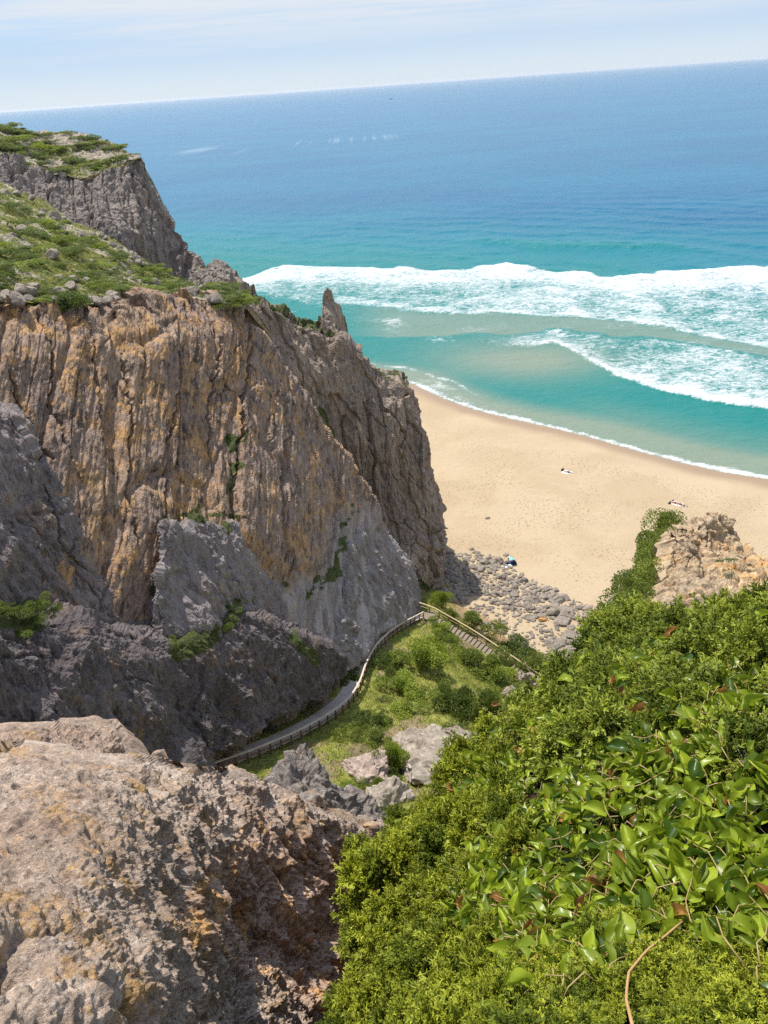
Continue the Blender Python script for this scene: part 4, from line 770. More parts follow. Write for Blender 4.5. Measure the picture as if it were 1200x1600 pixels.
# ------------------------------------------------------------------ leaves
def leaf_mat(name, lo, hi, trans=0.35, rough=0.5, spec=0.3, attr='tint', f=0.0):
    m, n, b = new_mat(name); t = n.attr(attr); c = n.mix(t, lo, hi)
    if f: c = n.mix(n.rng(n.noise(n.objc(), f, 3), 0.3, 0.7), c, n.mix(0.5, c, tuple(x*0.5 for x in lo)))
    n.put(b.inputs['Base Color'], c); b.inputs['Roughness'].default_value = rough; b.inputs['Specular IOR Level'].default_value = spec
    tr = n.node('ShaderNodeBsdfTranslucent'); n.put(tr.inputs[0], n.mix(0.5, c, tuple(min(1, x*1.5) for x in hi)))
    mx = n.node('ShaderNodeMixShader'); mx.inputs[0].default_value = trans; n.l.new(b.outputs[0], mx.inputs[1]); n.l.new(tr.outputs[0], mx.inputs[2])
    n.l.new(mx.outputs[0], m.node_tree.nodes['Material Output'].inputs[0]); return m
M_TWIG = simple_mat('brown_twig', (0.14, 0.09, 0.06), 0.85, 0.3, 20); M_DEADTWIG = simple_mat('bleached_dead_twig', (0.45, 0.42, 0.38), 0.8, 0.2, 20)
def unit(v): return v/(np.linalg.norm(v, axis=-1, keepdims=True)+1e-9)
def leaf_cloud(rg, centres, nrm, L, W, tint, up=0.4):
    """small folded leaves: quads bent along the midrib"""
    n_ = len(centres); d = unit(nrm*0.8+rg.normal(size=(n_, 3))*0.75+np.array((0, 0, up))); a = unit(np.cross(d, rg.normal(size=(n_, 3)))); s = unit(np.cross(d, a))
    L = L*rg.uniform(0.6, 1.25, n_)[:, None]; W = W*rg.uniform(0.7, 1.2, n_)[:, None]
    V = np.stack([centres-d*L*0.5, centres+a*W*0.5+s*W*0.18, centres+d*L*0.5, centres-a*W*0.5+s*W*0.18], 1).reshape(-1, 3)
    F = np.arange(n_*4).reshape(n_, 4); return V, F, np.repeat(tint, 4)
def shrub_meshes(seed, leaves, leaf, mat, lobes=9, flat=0.65):
    rg = np.random.default_rng(seed); C = []; N = []; Tn = []
    lc = rg.normal(size=(lobes, 3))*np.array((0.48, 0.48, 0.2)); lc[:, 2] = np.abs(lc[:, 2])*1.0+0.18; lr = rg.uniform(0.26, 0.5, lobes); lt = rg.uniform(0.15, 0.85, lobes)
    per = leaves//lobes
    for c_, r_, t_ in zip(lc, lr, lt):
        d = unit(rg.normal(size=(per, 3))); d[:, 2] = np.where(d[:, 2] < -0.35, -d[:, 2], d[:, 2]); rad = r_*rg.uniform(0.35, 1.0, per)**0.45
        p = c_+d*rad[:, None]*(1+0.25*fbm(d*3+seed, 2)[:, None]); p[:, 2] *= flat/0.65; C.append(p); N.append(d); Tn.append(np.clip(t_+rg.normal(size=per)*0.18, 0, 1))
    C = np.concatenate(C); N = np.concatenate(N); Tn = np.concatenate(Tn); k = C[:, 2] > -0.02
    V, F, T = leaf_cloud(rg, C[k], N[k], leaf, leaf*0.6, Tn[k]); fol = build_mesh('foliage', V, F, mat, False, {'tint': T})
    mb = MB()
    for c_ in lc[:6]: mb.tube([(0, 0, -0.12), tuple(c_*0.5+np.array((0, 0, -0.03))), tuple(c_)], [0.03, 0.022, 0.01], 5)
    return fol, mb.mesh('stem', M_TWIG)
M_SHRUB = leaf_mat('mid_green_leaves', (0.055, 0.09, 0.014), (0.24, 0.28, 0.04)); M_SHRUBD = leaf_mat('dark_green_leaves', (0.04, 0.07, 0.014), (0.17, 0.215, 0.036)); M_SHRUBB = leaf_mat('bright_green_leaves', (0.09, 0.14, 0.016), (0.31, 0.37, 0.045))
def proto(seed, leaves, leaf, mat, name, flat=0.65):
    f_, s_ = shrub_meshes(seed, leaves, leaf, mat, 9, flat); return name, f_, s_
def place_shrub(pr, p, sc, rz, label, group, cat='shrub', name=None):
    nm, f_, s_ = pr; name = name or nm; o = empty(name, p, rz); o.scale = sc; a = link('foliage', f_, o); b_ = link('stem', s_, o); tag(o, label, cat, group); return o
big = [proto(600+i, 5200, 0.085, [M_SHRUB, M_SHRUBD, M_SHRUBB, M_SHRUB][i], 'shrub') for i in range(4)]
sml = [proto(620+i, 3000, 0.085, [M_SHRUB, M_SHRUBD, M_SHRUBB, M_SHRUBD][i], 'low_shrub', 0.5) for i in range(4)]
rg = np.random.default_rng(23)
HS = [(725, 1118, 44, 1, 0.9, 'dark domed bush on the slope above the bleached rock'), (757, 1126, 40, 0, 0.8, 'green bush on the right flank of the dark domed bush'), (612, 1208, 30, 2, 1.2, 'round bright green bush between pinkish rock and crusted outcrop'), (655, 1045, 44, 2, 0.6, 'large bright green bush in the middle of the slope, right of the railing'),
      (690, 1010, 26, 2, 0.55, 'bright bush on the slope just below the landing'), (742, 1050, 40, 0, 0.5, 'spreading green bush beside the lower steps'), (775, 1068, 34, 2, 0.5, 'light green bush at the bottom of the steps, left side'), (690, 950, 20, 2, 0.95, 'bright bush behind the railing corner at the foot of the cliff'), (733, 985, 34, 0, 0.5, 'green bush beyond the stair railing, above bare soil'), (700, 968, 18, 0, 0.7, 'small green bush just beyond the top of the stair railing'),
      (808, 1022, 34, 1, 0.45, 'dark low bush on the bank between railing and rubble'), (838, 1045, 34, 0, 0.5, 'green bush on the bank close to the sign'), (622, 1080, 34, 2, 0.5, 'bright bush at the edge of the cliff shadow'), (608, 1045, 26, 1, 0.6, 'dark bush hugging the railing bend'), (548, 1015, 34, 1, 0.6, 'shaded bush between boardwalk and cliff foot'), (545, 1062, 26, 1, 0.6, 'lower shaded bush between boardwalk and cliff foot'),
      (575, 1135, 30, 1, 0.5, 'shaded bush below the curve of the railing'), (520, 1245, 30, 2, 0.4, 'yellow green mat of plants behind the rock peak'), (640, 1300, 44, 1, 0.8, 'grey green bush in front of the crusted outcrop'), (590, 1245, 24, 0, 0.8, 'small bush under the pinkish rock'), (700, 1085, 26, 0, 0.5, 'green bush just above the dark domed bush'), (660, 1095, 26, 2, 0.45, 'low bright bush in the lower middle of the slope'), (725, 1030, 24, 2, 0.5, 'bright bush touching the middle of the steps'), (860, 1060, 26, 2, 0.5, 'light bush just left of the sign post'), (682, 985, 22, 2, 0.5, 'light bush hiding the top steps'), (706, 1004, 20, 0, 0.5, 'green bush hanging over the upper steps'), (792, 1052, 26, 0, 0.6, 'green bush hiding the bottom steps'), (773, 1040, 18, 2, 0.5, 'small light bush overlapping the lower steps'), (640, 1115, 30, 2, 0.4, 'low yellow green bush right of the railing curve'), (585, 1160, 26, 0, 0.4, 'low bush on the near grass below the railing')]
for i, (x, y, w_, k, hh, lab) in enumerate(HS):
    p = ground_at(x, y); r_ = w_*np.linalg.norm(p-CAM)/FPX; place_shrub(big[k], p-(0, 0, 0.1), (r_, r_, r_*hh*1.5), rg.random()*6, lab, 'bushes on the grassy slope')
cnt = 0
while cnt < 110:
    x = rg.uniform(400, 870); y = rg.uniform(960, 1240); p = ground_at(x, y)
    if min(polydist(p[0:1], p[1:2], rail_line[::8, :2])[0], polydist(p[0:1], p[1:2], STAIR[:, :2])[0]) < 2.4 or p[2] < 2.6: continue
    if polydist(np.array([x]), np.array([y]), [(460, 1225), (650, 1150), (720, 1190)])[0] < 22: continue
    # keep the near side of the railing and the bank beyond the steps
    if x < 560 and y < np.interp(x, [400, 480, 560], [1200, 1165, 1110]): continue
    r_ = rg.uniform(0.5, 1.3); place_shrub(sml[rg.integers(4)], p-(0, 0, 0.08), (r_, r_, r_*rg.uniform(0.6, 1.0)), rg.random()*6, 'small low shrub scattered in the grass of the slope beside the steps', 'small shrubs in the slope grass'); cnt += 1
# heath shrubs behind the cliff rim and on the headland
def heath(pgrid, n_, rmin, rmax, label, group, lo, hi, clump, clo=0.2, chi=0.98):
    R_, C_ = pgrid.shape[:2]; k = 0
    while k < n_:
        r_ = rg.uniform(lo, hi); c_ = rg.uniform(clo, chi); p = pgrid[int(r_*(R_-1)), int(c_*(C_-1))]
        if vnoise(p[None]/clump, 77)[0]+0.25*rg.normal() < 0.0: continue
        s_ = rg.uniform(rmin, rmax); place_shrub(sml[[0, 1, 1, 3, 2][rg.integers(5)]], p-np.array((0, 0, 0.1)), (s_*rg.uniform(0.8, 1.6), s_*rg.uniform(0.8, 1.4), s_*rg.uniform(0.45, 0.8)), rg.random()*6, label, group, 'shrub', 'heath_shrub'); k += 1
heath(PL[1], 190, 0.7, 1.9, 'low green heath shrub among pale stones behind the cliff rim', 'heath shrubs behind the cliff rim', 0.12, 0.97, 7.0, 0.25, 0.98)
heath(HT[1], 80, 1.3, 2.8, 'dark heath shrub on the top of the far headland', 'heath shrubs on the headland', 0.08, 0.95, 12.0, 0.3, 0.95)
for x, y, Yv, s_, lab in [(100, 470, 71, 2.2, 'rounded dark bush standing on the very rim of the ochre cliff'), (20, 440, 79, 2.0, 'dark green bush back from the rim at the left edge of the heath'), (48, 445, 79, 1.4, 'smaller dark bush next to the one at the left edge of the heath')]:
    p = PY(x, y, Yv); place_shrub(big[1], p-np.array((0, 0, 1.0)), (s_, s_, s_*0.9), 1.0, lab, 'rim bushes')
# plants in the cracks and ledges of the cliff
def cliff_plants(pl, n_, r0, r1, off, lab, grp):
    for q in resample(pl, np.linspace(0, 1, n_)):
        q = q+rg.normal(size=2)*8; Yv = float(slab_Y(np.array(q[0]), np.array(q[1])))-off; p = PY(q[0], q[1], Yv); s_ = rg.uniform(r0, r1)
        o = place_shrub(sml[1], p, (s_, s_, s_*0.9), rg.random()*6, lab, grp, 'plant', 'cliff_plant')
cliff_plants([(352, 690), (350, 760), (345, 812), (300, 806), (250, 835), (236, 890), (225, 950)], 22, 0.3, 1.0, 0.6, 'dark plant growing in the crack above the blue grey buttress', 'plants in the buttress crack')
cliff_plants([(545, 800), (530, 850), (520, 905), (470, 925)], 9, 0.5, 1.0, 0.1, 'dark plant in the hollow above the pale grey rib', 'plants above the grey rib')
cliff_plants([(270, 1030), (330, 990), (372, 945)], 10, 0.6, 1.1, 2.6, 'green plant on the ledge of the lower crag', 'plants on the crag ledge')
cliff_plants([(445, 995), (475, 1030)], 4, 0.7, 1.1, 2.8, 'dark bush at the right shoulder of the lower crag', 'bushes on the crag shoulder')
cliff_plants([(-20, 955), (30, 950), (70, 965), (40, 985)], 9, 0.6, 1.0, 4.2, 'shaded plant on the grassy ledge of the dark crag', 'plants on the dark crag ledge')
# grass: thin blades over the slope
n_ = 130000; gx = rg.uniform(-22, 30, n_); gy = rg.uniform(38, 104, n_); gz = hill_z(gx, gy); gp = np.stack([gx, gy, gz], 1); hx, hy = proj(gp)
vg = 0.66+0.5*fbm(gp/4, 4, seed=18)-0.7*np.exp(-(polydist(hx, hy, [(720, 935), (760, 985), (720, 1000)])/22)**2)-0.4*np.exp(-(polydist(hx, hy, [(460, 1225), (560, 1190), (650, 1150)])/30)**2)
dpath = np.minimum(polydist(gx, gy, centre[::8, :2]), polydist(gx, gy, STAIR[:, :2])); keep = (hx > 300) & (hx < 900) & (hy > 900) & (hy < 1320) & (vg+0.3*rg.normal(size=n_) > 0.38) & (dpath > 1.2) & (gz > 2.6)
gp = gp[keep]; k = len(gp); dirn = unit(np.stack([rg.normal(size=k)*0.5, rg.normal(size=k)*0.5, np.ones(k)], 1)); sd = unit(np.cross(dirn, rg.normal(size=(k, 3)))); hh = rg.uniform(0.12, 0.36, k)[:, None]; ww = rg.uniform(0.04, 0.10, k)[:, None]
V = np.stack([gp-sd*ww*0.5, gp+sd*ww*0.5, gp+dirn*hh+sd*ww*0.25+np.array((0.04, 0, 0)), gp+dirn*hh-sd*ww*0.2], 1).reshape(-1, 3)
tint = np.repeat(np.clip(0.5+0.45*fbm(gp/3, 3, seed=44)+0.22*rg.normal(size=k), 0, 1), 4)
M_GRASS = leaf_mat('slope_grass', (0.11, 0.15, 0.022), (0.42, 0.40, 0.12), 0.3, 0.7, 0.1)
tag(link('grass', build_mesh('grass', V, np.arange(4*k).reshape(-1, 4), M_GRASS, False, {'tint': tint})), 'short green and straw grass covering the slope', 'grass', kind='stuff')

# ------------------------------------------------------------------ foreground juniper
def seg_template(rg, kind):
    """one feathery spray of cord-like twigs growing along +Z, unit length"""
    segs = []
    def twig(p, d, L, r, lvl):
        n_ = 4 if lvl == 0 else 2; q = np.array(p)
        for i in range(n_):
            e = q+d*L/n_; segs.append((q.copy(), e.copy(), r*(1-0.25*i/n_))); q = e; d = unit(d+rg.normal(size=3)*0.12+np.array((0, 0, 0.08)))
            if lvl < 2:
                for sgn in range(4 if lvl == 0 else 1):
                    az = rg.random()*6.283; sdv = np.array((math.cos(az), math.sin(az), 0)); dd = unit(d*0.8+sdv*0.75); twig(q-d*L/n_*rg.random()*0.8, dd, L*rg.uniform(0.24, 0.38)*(1-0.12*i) if lvl == 0 else L*rg.uniform(0.45, 0.65), r*0.95, lvl+1)
    twig((0, 0, 0), np.array((0, 0, 1.0)), 1.0, 0.036 if kind == 0 else 0.03, 0)
    V = []; F = []
    for a, b_, r_ in segs:
        d = unit(b_-a); x = unit(np.cross(d, (0.3, 0.5, 0.77))); y = np.cross(d, x); k = len(V)
        for e, rr in ((a, r_), (b_+d*0.02, r_*0.7)):
            for j in range(3): V.append(e+rr*(math.cos(2.094*j)*x+math.sin(2.094*j)*y))
        F += [(k, k+1, k+4, k+3), (k+1, k+2, k+5, k+4), (k+2, k, k+3, k+5)]
    return np.array(V), np.array(F)
rg = np.random.default_rng(5); TEMPL = [seg_template(np.random.default_rng(900+i), i % 2) for i in range(8)]
def sprays(rg, base, dirn, length, tint):
    VV = []; FF = []; TT = []; off = 0; which = rg.integers(len(TEMPL), size=len(base))
    for k, (tv, tf) in enumerate(TEMPL):
        s_ = which == k; nb = s_.sum()
        if not nb: continue
        d = unit(dirn[s_]); x = unit(np.cross(d, rg.normal(size=(nb, 3)))); y = np.cross(d, x); Ls = length[s_][:, None, None]
        V = base[s_][:, None]+Ls*(tv[None, :, 0:1]*x[:, None]+tv[None, :, 1:2]*y[:, None]+tv[None, :, 2:3]*d[:, None])
        F = tf[None]+(np.arange(nb)*len(tv))[:, None, None]+off; off += nb*len(tv)
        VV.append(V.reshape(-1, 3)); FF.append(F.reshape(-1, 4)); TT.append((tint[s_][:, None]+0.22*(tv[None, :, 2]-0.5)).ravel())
    return np.concatenate(VV), np.concatenate(FF), np.clip(np.concatenate(TT), 0, 1)
HOLES = [(790, 1395, 52, 62), (1010, 1118, 46, 20), (905, 1370, 30, 22), (950, 1320, 40, 30), (1110, 1275, 32, 40), (745, 1225, 26, 20), (840, 1235, 40, 22), (1060, 1230, 40, 26), (1180, 1330, 40, 30), (1000, 1380, 34, 16), (880, 1130, 26, 14), (1185, 1110, 30, 16), (760, 1320, 22, 16), (860, 1440, 26, 22), (1120, 1340, 30, 18), (690, 1290, 14, 10), (640, 1420, 12, 14), (1060, 1170, 26, 12)]
def hole(x, y):
    h_ = 0
    for a, b_, rx, ry in HOLES: h_ = np.maximum(h_, np.exp(-(((x-a)/rx)**2+((y-b_)/ry)**2)**2))
    return h_
VIEWN = lambda p: unit(0.55*np.array((0, 0, 1.0))+0.6*unit(CAM-p)+np.array((-0.12, 0.1, 0)))
def juniper(name, label, poly, nclump, mat, rg, spray_n=36, rad=(0.055, 0.12), Yf=None, dens_hole=True, lenf=0.95, tmean=0.55, lumps=0.16, bases=None):
    Yf = Yf or bush_Y; pts = []
    poly = np.array(poly, float); lo = poly.min(0); hi = poly.max(0)
    while bases is None and len(pts) < nclump:
        q = lo+rg.random(2)*(hi-lo)
        # screen density follows distance so that real clump spacing stays even
        Yq = float(Yf(np.array(q[0]), np.array(q[1])))
        if rg.random() > min(1, (Yq/5.2)**1.1): continue
        if not inpoly(q[0:1], q[1:2], poly)[0]: continue
        if dens_hole and rg.random() < hole(q[0], q[1])*1.15: continue
        pts.append((q[0], q[1], Yq))
    if bases is None: pts = np.array(pts); base = PY(pts[:, 0], pts[:, 1], pts[:, 2])
    else: base = bases; pts = np.full((len(bases), 3), 3.0); nclump = len(bases)
    N = VIEWN(base)
    lump = lumps*2.0*fbm(base*3.4, 3, seed=171)+0.03*rg.normal(size=nclump)-0.03
    ok = lump > -0.055-0.25*rg.random(nclump); base, N, pts, lump = base[ok], N[ok], pts[ok], lump[ok]; nclump = len(base)
    base = base+N*(lump-0.07)[:, None]*np.clip(pts[:, 2:3]/2.5, 0.5, 1.4); VV = []; FF = []; TT = []
    B = []; Dn_ = []; Ln = []; Tn = []
    for p, nv, Yq in zip(base, N, pts[:, 2]):
        r_ = rg.uniform(*rad)*(0.8+0.12*Yq); d = unit(rg.normal(size=(spray_n, 3))); d = unit(np.where((d @ nv)[:, None] < -0.15, -d, d)+nv*0.35+np.array((0, 0, 0.25)))
        pb_ = p+d*r_*0.5; hx_, hy_ = proj(pb_); okk = hole(hx_, hy_) < 0.45
        if not okk.any(): continue
        d = d[okk]; ns = len(d)
        B.append(p+d*r_*rg.uniform(0.1, 0.55, ns)[:, None]); Dn_.append(d); Ln.append(r_*lenf*0.85*rg.uniform(0.6, 1.1, ns)); tt = np.clip(tmean+0.3*rg.normal(), 0, 1); Tn.append(np.clip(tt+0.12*rg.normal(size=ns), 0, 1))
    V, F, T = sprays(rg, np.concatenate(B), np.concatenate(Dn_), np.concatenate(Ln), np.concatenate(Tn))
    root = empty(name, base.mean(0)); c0 = base.mean(0); tag(root, label, 'juniper', 'foreground junipers')
    link('foliage', build_mesh('foliage', V-c0, F, mat, False, {'tint': T}), root)
    mb = MB()
    for i in rg.choice(nclump, min(nclump, 40), replace=False):
        p = base[i]-c0; q = p-N[i]*0.3+rg.normal(size=3)*0.12; mb.tube([q-(0, 0, 0.25), (p+q)/2+rg.normal(size=3)*0.03, p], [0.012, 0.008, 0.003], 5)
    part('branch', mb, M_TWIG, root)
    return root, base, N, c0
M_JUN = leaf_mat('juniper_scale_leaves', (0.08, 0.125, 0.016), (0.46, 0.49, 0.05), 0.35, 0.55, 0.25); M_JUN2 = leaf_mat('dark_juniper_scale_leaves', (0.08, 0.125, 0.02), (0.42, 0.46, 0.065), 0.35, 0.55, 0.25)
J1 = juniper('juniper_bush', 'yellow green juniper on the left of the foreground thicket beside the dark rock face', [(500, 1640), (512, 1590), (560, 1500), (542, 1460), (548, 1400), (560, 1360), (545, 1335), (562, 1302), (600, 1296), (640, 1262), (690, 1228), (722, 1192), (765, 1150), (800, 1160), (790, 1260), (830, 1330), (800, 1440), (850, 1640)], 360, M_JUN, rg, 46, (0.06, 0.15))
J2 = juniper('juniper_bush', 'dark green juniper mound in front of the pale crag', [(800, 1160), (765, 1150), (810, 1102), (850, 1072), (890, 1046), (932, 1012), (932, 978), (962, 955), (1030, 962), (1100, 958), (1200, 946), (1280, 940), (1280, 1150), (1150, 1200), (950, 1220), (850, 1230)], 330, M_JUN2, rg, 46, (0.08, 0.18), tmean=0.5)
J3 = juniper('juniper_bush', 'sunlit juniper along the bottom edge under the leafy creeper', [(850, 1640), (800, 1440), (870, 1400), (1000, 1330), (1100, 1380), (1280, 1340), (1280, 1660)], 260, M_JUN, rg, 40, (0.04, 0.09), tmean=0.65, lumps=0.09)
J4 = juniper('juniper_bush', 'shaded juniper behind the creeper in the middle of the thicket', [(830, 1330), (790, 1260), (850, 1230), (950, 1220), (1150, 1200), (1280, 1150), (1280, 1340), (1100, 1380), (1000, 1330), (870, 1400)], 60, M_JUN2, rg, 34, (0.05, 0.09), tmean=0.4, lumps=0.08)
_bg = BG[1]; _br = rg.uniform(0.10, 0.96, 420)*(_bg.shape[0]-1); _bt = rg.uniform(0, 6, 420)   # the thicket goes on beyond the right edge
_bb = np.array([_bg[int(a), _bg.shape[1]-7+int(b_)]*(1-b_ % 1)+_bg[int(a), min(_bg.shape[1]-1, _bg.shape[1]-6+int(b_))]*(b_ % 1) for a, b_ in zip(_br, _bt)])
_bb = _bb[_bb[:, 1] > 0.1]
J5 = juniper('juniper_bush', 'juniper carrying the thicket on up the bank past the right edge of the view', [(0, 0), (1, 0), (1, 1)], 0, M_JUN2, rg, 30, (0.10, 0.20), tmean=0.5, lumps=0.12, bases=_bb+np.array((0, 0, 0.28)))

# juniper cones
M_CONE = simple_mat('pale_brown_juniper_cone', (0.40, 0.31, 0.19), 0.6, 0.25, 60)
me_cone = rock_mesh('cone', 950, M_CONE, 2, (1, 1, 1), 20, 0.04)
for jb, nn, spots in ((J2, 46, [(1075, 950), (1060, 955), (1130, 965), (1150, 958), (1170, 965), (1120, 985), (1190, 985), (1050, 958), (1140, 975)]), (J1, 26, [(790, 1250), (735, 1262), (700, 1330), (660, 1400), (745, 1300)])):
    for i in range(nn):
        q = spots[rg.integers(len(spots))]; x, y = q[0]+rg.normal()*16, q[1]+rg.normal()*9; p = PY(x, y, float(bush_Y(np.array(x), np.array(y)))); p = p+VIEWN(p)*rg.uniform(0.02, 0.08)
        o = link('cone', me_cone, jb[0], p-jb[3]); s_ = rg.uniform(0.007, 0.011) if jb is J1 else rg.uniform(0.011, 0.016); o.scale = (s_,)*3
# leafy creeper
M_VINE = leaf_mat('glossy_creeper_leaves', (0.035, 0.075, 0.006), (0.30, 0.37, 0.022), 0.3, 0.36, 0.4); M_DRY = leaf_mat('dry_creeper_leaves', (0.16, 0.05, 0.02), (0.42, 0.22, 0.05), 0.3, 0.5, 0.3); M_VSTEM = simple_mat('tan_creeper_stem', (0.30, 0.22, 0.08), 0.6, 0.3, 30)
def vine_leaf(nu=8, nv=3):
    """arrow-heart leaf, base at the origin, tip on +X, folded along the midrib"""
    t = np.linspace(0, 1, nu+1); half = 0.46*np.sqrt(np.clip(t, 0, 1))*(1-t)**0.62*1.55*(1+0.5*np.exp(-(t/0.16)**2)); x = t-0.22*np.exp(-(t/0.12)**2)*0
    V = []
    for i, tt in enumerate(t):
        for s_ in np.linspace(-1, 1, 2*nv+1):
            hx_ = tt-0.20*abs(s_)**1.5*np.exp(-(tt/0.2)**2); V.append((hx_, s_*half[i]*(1-0.12*abs(s_)), 0.75*abs(s_)**1.4*half[i]-0.30*tt**2+0.05*math.sin(7*tt+3*s_)))
    V = np.array(V); return V, grid_faces(nu+1, 2*nv+1)
LV, LF = vine_leaf()
VREG = np.array([(690, 1240), (760, 1165), (860, 1075), (950, 1020), (1060, 1000), (1230, 1000), (1230, 1560), (1130, 1530), (1060, 1450), (985, 1430), (960, 1560), (850, 1580), (790, 1480), (730, 1440), (700, 1400), (720, 1350), (760, 1290)], float)
LVs = []; LFs = []; LTs = []; DVs = []; DFs = []; DTs = []; off = 0; doff = 0; stems = MB()
nst = 0
for k_ in range(2200):
    if nst >= 340: break
    q = VREG.min(0)+rg.random(2)*np.ptp(VREG, axis=0)
    if k_ % 3 == 0: q = np.array(((720, 1220), (770, 1200), (745, 1420), (790, 1480), (870, 1090), (730, 1390), (900, 1070), (960, 1045), (1010, 1080), (830, 1150), (700, 1330))[rg.integers(11)])+rg.normal(size=2)*22
    if not inpoly(q[0:1], q[1:2], VREG)[0]: continue
    nst += 1; Yq = float(bush_Y(np.array(q[0]), np.array(q[1]))); p = PY(q[0], q[1], Yq); nv = VIEWN(p); p = p+nv*rg.uniform(0.03, 0.13); d = unit(np.cross(nv, rg.normal(size=3))); path = [p-nv*0.12-d*0.05, p]
    for s_ in range(rg.integers(6, 13)):
        d = unit(d+0.45*rg.normal(size=3)*np.array((1, 1, 0.7))-0.25*(d @ nv)*nv+np.array((0, 0, 0.06))); p = p+d*rg.uniform(0.035, 0.055); path.append(p)
        hx, hy = proj(p[None]); Ys = float(bush_Y(hx, hy)[0]); surf = PY(hx[0], hy[0], Ys); gap = (p-surf) @ nv
        if gap < 0.02: p = p+nv*(0.035-gap)
        if gap > 0.16: p = p-nv*(gap-0.14)
        if hy[0] < 990 or not inpoly(hx, hy, VREG)[0]: break
        for rep in range(1 if rg.random() < 0.65 else 2):
            L = rg.uniform(0.034, 0.090)*(0.75 if rg.random() < 0.3 else 1.0); sd = unit(np.cross(d, nv))*(1 if (s_+rep) % 2 else -1); ax = unit(sd*0.8+d*0.5+nv*rg.uniform(-0.15, 0.55)+rg.normal(size=3)*0.28); face = unit(nv*0.8+np.array((0, 0, 0.35))+rg.normal(size=3)*0.6); yy = unit(np.cross(face, ax)); zz_ = np.cross(ax, yy)
            st_ = p+ax*0.012; w_ = rg.uniform(0.85, 1.3); bend = rg.uniform(0.6, 2.4)
            Vl = st_+L*(LV[:, 0:1]*ax+LV[:, 1:2]*w_*yy+LV[:, 2:3]*bend*zz_)
            stems.tube([p, st_+ax*0.004], [0.0014, 0.0012], 4)
            if rg.random() < 0.04: DVs.append(Vl); DFs.append(LF+doff); DTs.append(np.full(len(LV), rg.random())); doff += len(LV)
            else: LVs.append(Vl); LFs.append(LF+off); LTs.append(np.clip(rg.normal(0.5, 0.32)+0.15*np.abs(LV[:, 1]), 0, 1)); off += len(LV)
    if len(path) > 2: stems.tube(np.array(path), np.linspace(0.0026, 0.0014, len(path)), 5)
c0 = PY(950, 1250, 2.3); vine = empty('creeper_vine', c0); tag(vine, 'leafy creeper with glossy heart shaped leaves climbing over the junipers', 'creeper')
link('foliage', build_mesh('foliage', np.concatenate(LVs)-c0, np.concatenate(LFs), M_VINE, True, {'tint': np.concatenate(LTs)}), vine)
if DVs: o = link('dry_leaves', build_mesh('dry_leaves', np.concatenate(DVs)-c0, np.concatenate(DFs), M_DRY, True, {'tint': np.concatenate(DTs)}), vine)
me = stems.mesh('stem', M_VSTEM, True); me.vertices.foreach_set('co', (np.concatenate(stems.v)-c0).astype(np.float32).ravel()); link('stem', me, vine)
# the tan cane near the bottom edge, and dead twigs
def cane(name, pts_px, rad, mat, label, cat, group=None):
    P = np.array([PY(x, y, Yv) for x, y, Yv in pts_px]); mb = MB().tube(resample(P, np.linspace(0, 1, 14))+0*P[0], np.linspace(rad, rad*0.7, 14), 7); tag(link(name, mb.mesh(name, mat, True)), label, cat, group)
def by(x, y, k=0.97): return (x, y, float(bush_Y(np.array(float(x)), np.array(float(y))))*k)
cane('cane', [by(990, 1610, .93), by(978, 1560, .93), by(982, 1520, .92), by(1010, 1485, .92), by(1040, 1462, .93), by(1066, 1440, .94)], 0.0042, simple_mat('pinkish_tan_cane', (0.42, 0.24, 0.10), 0.6, 0.25, 40), 'pinkish tan cane arching through the juniper at the bottom', 'cane')
for i, (a, b_) in enumerate([((780, 1480), (800, 1512)), ((870, 1195), (905, 1225)), ((1150, 1255), (1195, 1262)), ((1140, 1200), (1190, 1190)), ((990, 1470), (1010, 1500)), ((1020, 965), (1012, 985)), ((700, 1205), (712, 1230)), ((930, 1215), (900, 1190)), ((1080, 1285), (1095, 1330)), ((1050, 1265), (1060, 1300)), ((985, 1140), (1000, 1170)), ((1130, 1420), (1150, 1450))]):
    mb = MB(); A = np.array(by(a[0], a[1], .99)); B = np.array(by(b_[0], b_[1], .97)); pa = PY(*A); pb = PY(*B)
    pts = np.array([pa, pa*0.6+pb*0.4+rg.normal(size=3)*0.01, pa*0.3+pb*0.7+rg.normal(size=3)*0.01, pb]); mb.tube(pts, [0.003, 0.0026, 0.002, 0.0012], 5)
    for _ in range(5): s_ = pts[1]+(pts[3]-pts[1])*rg.random(); mb.tube([s_, s_+rg.normal(size=3)*0.02, s_+rg.normal(size=3)*0.04], [0.0018, 0.0014, 0.0008], 4)
    tag(link('dead_twig', mb.mesh('dead_twig', M_DEADTWIG)), 'bleached dead twig caught in the foreground thicket', 'twig', 'dead twigs in the thicket')
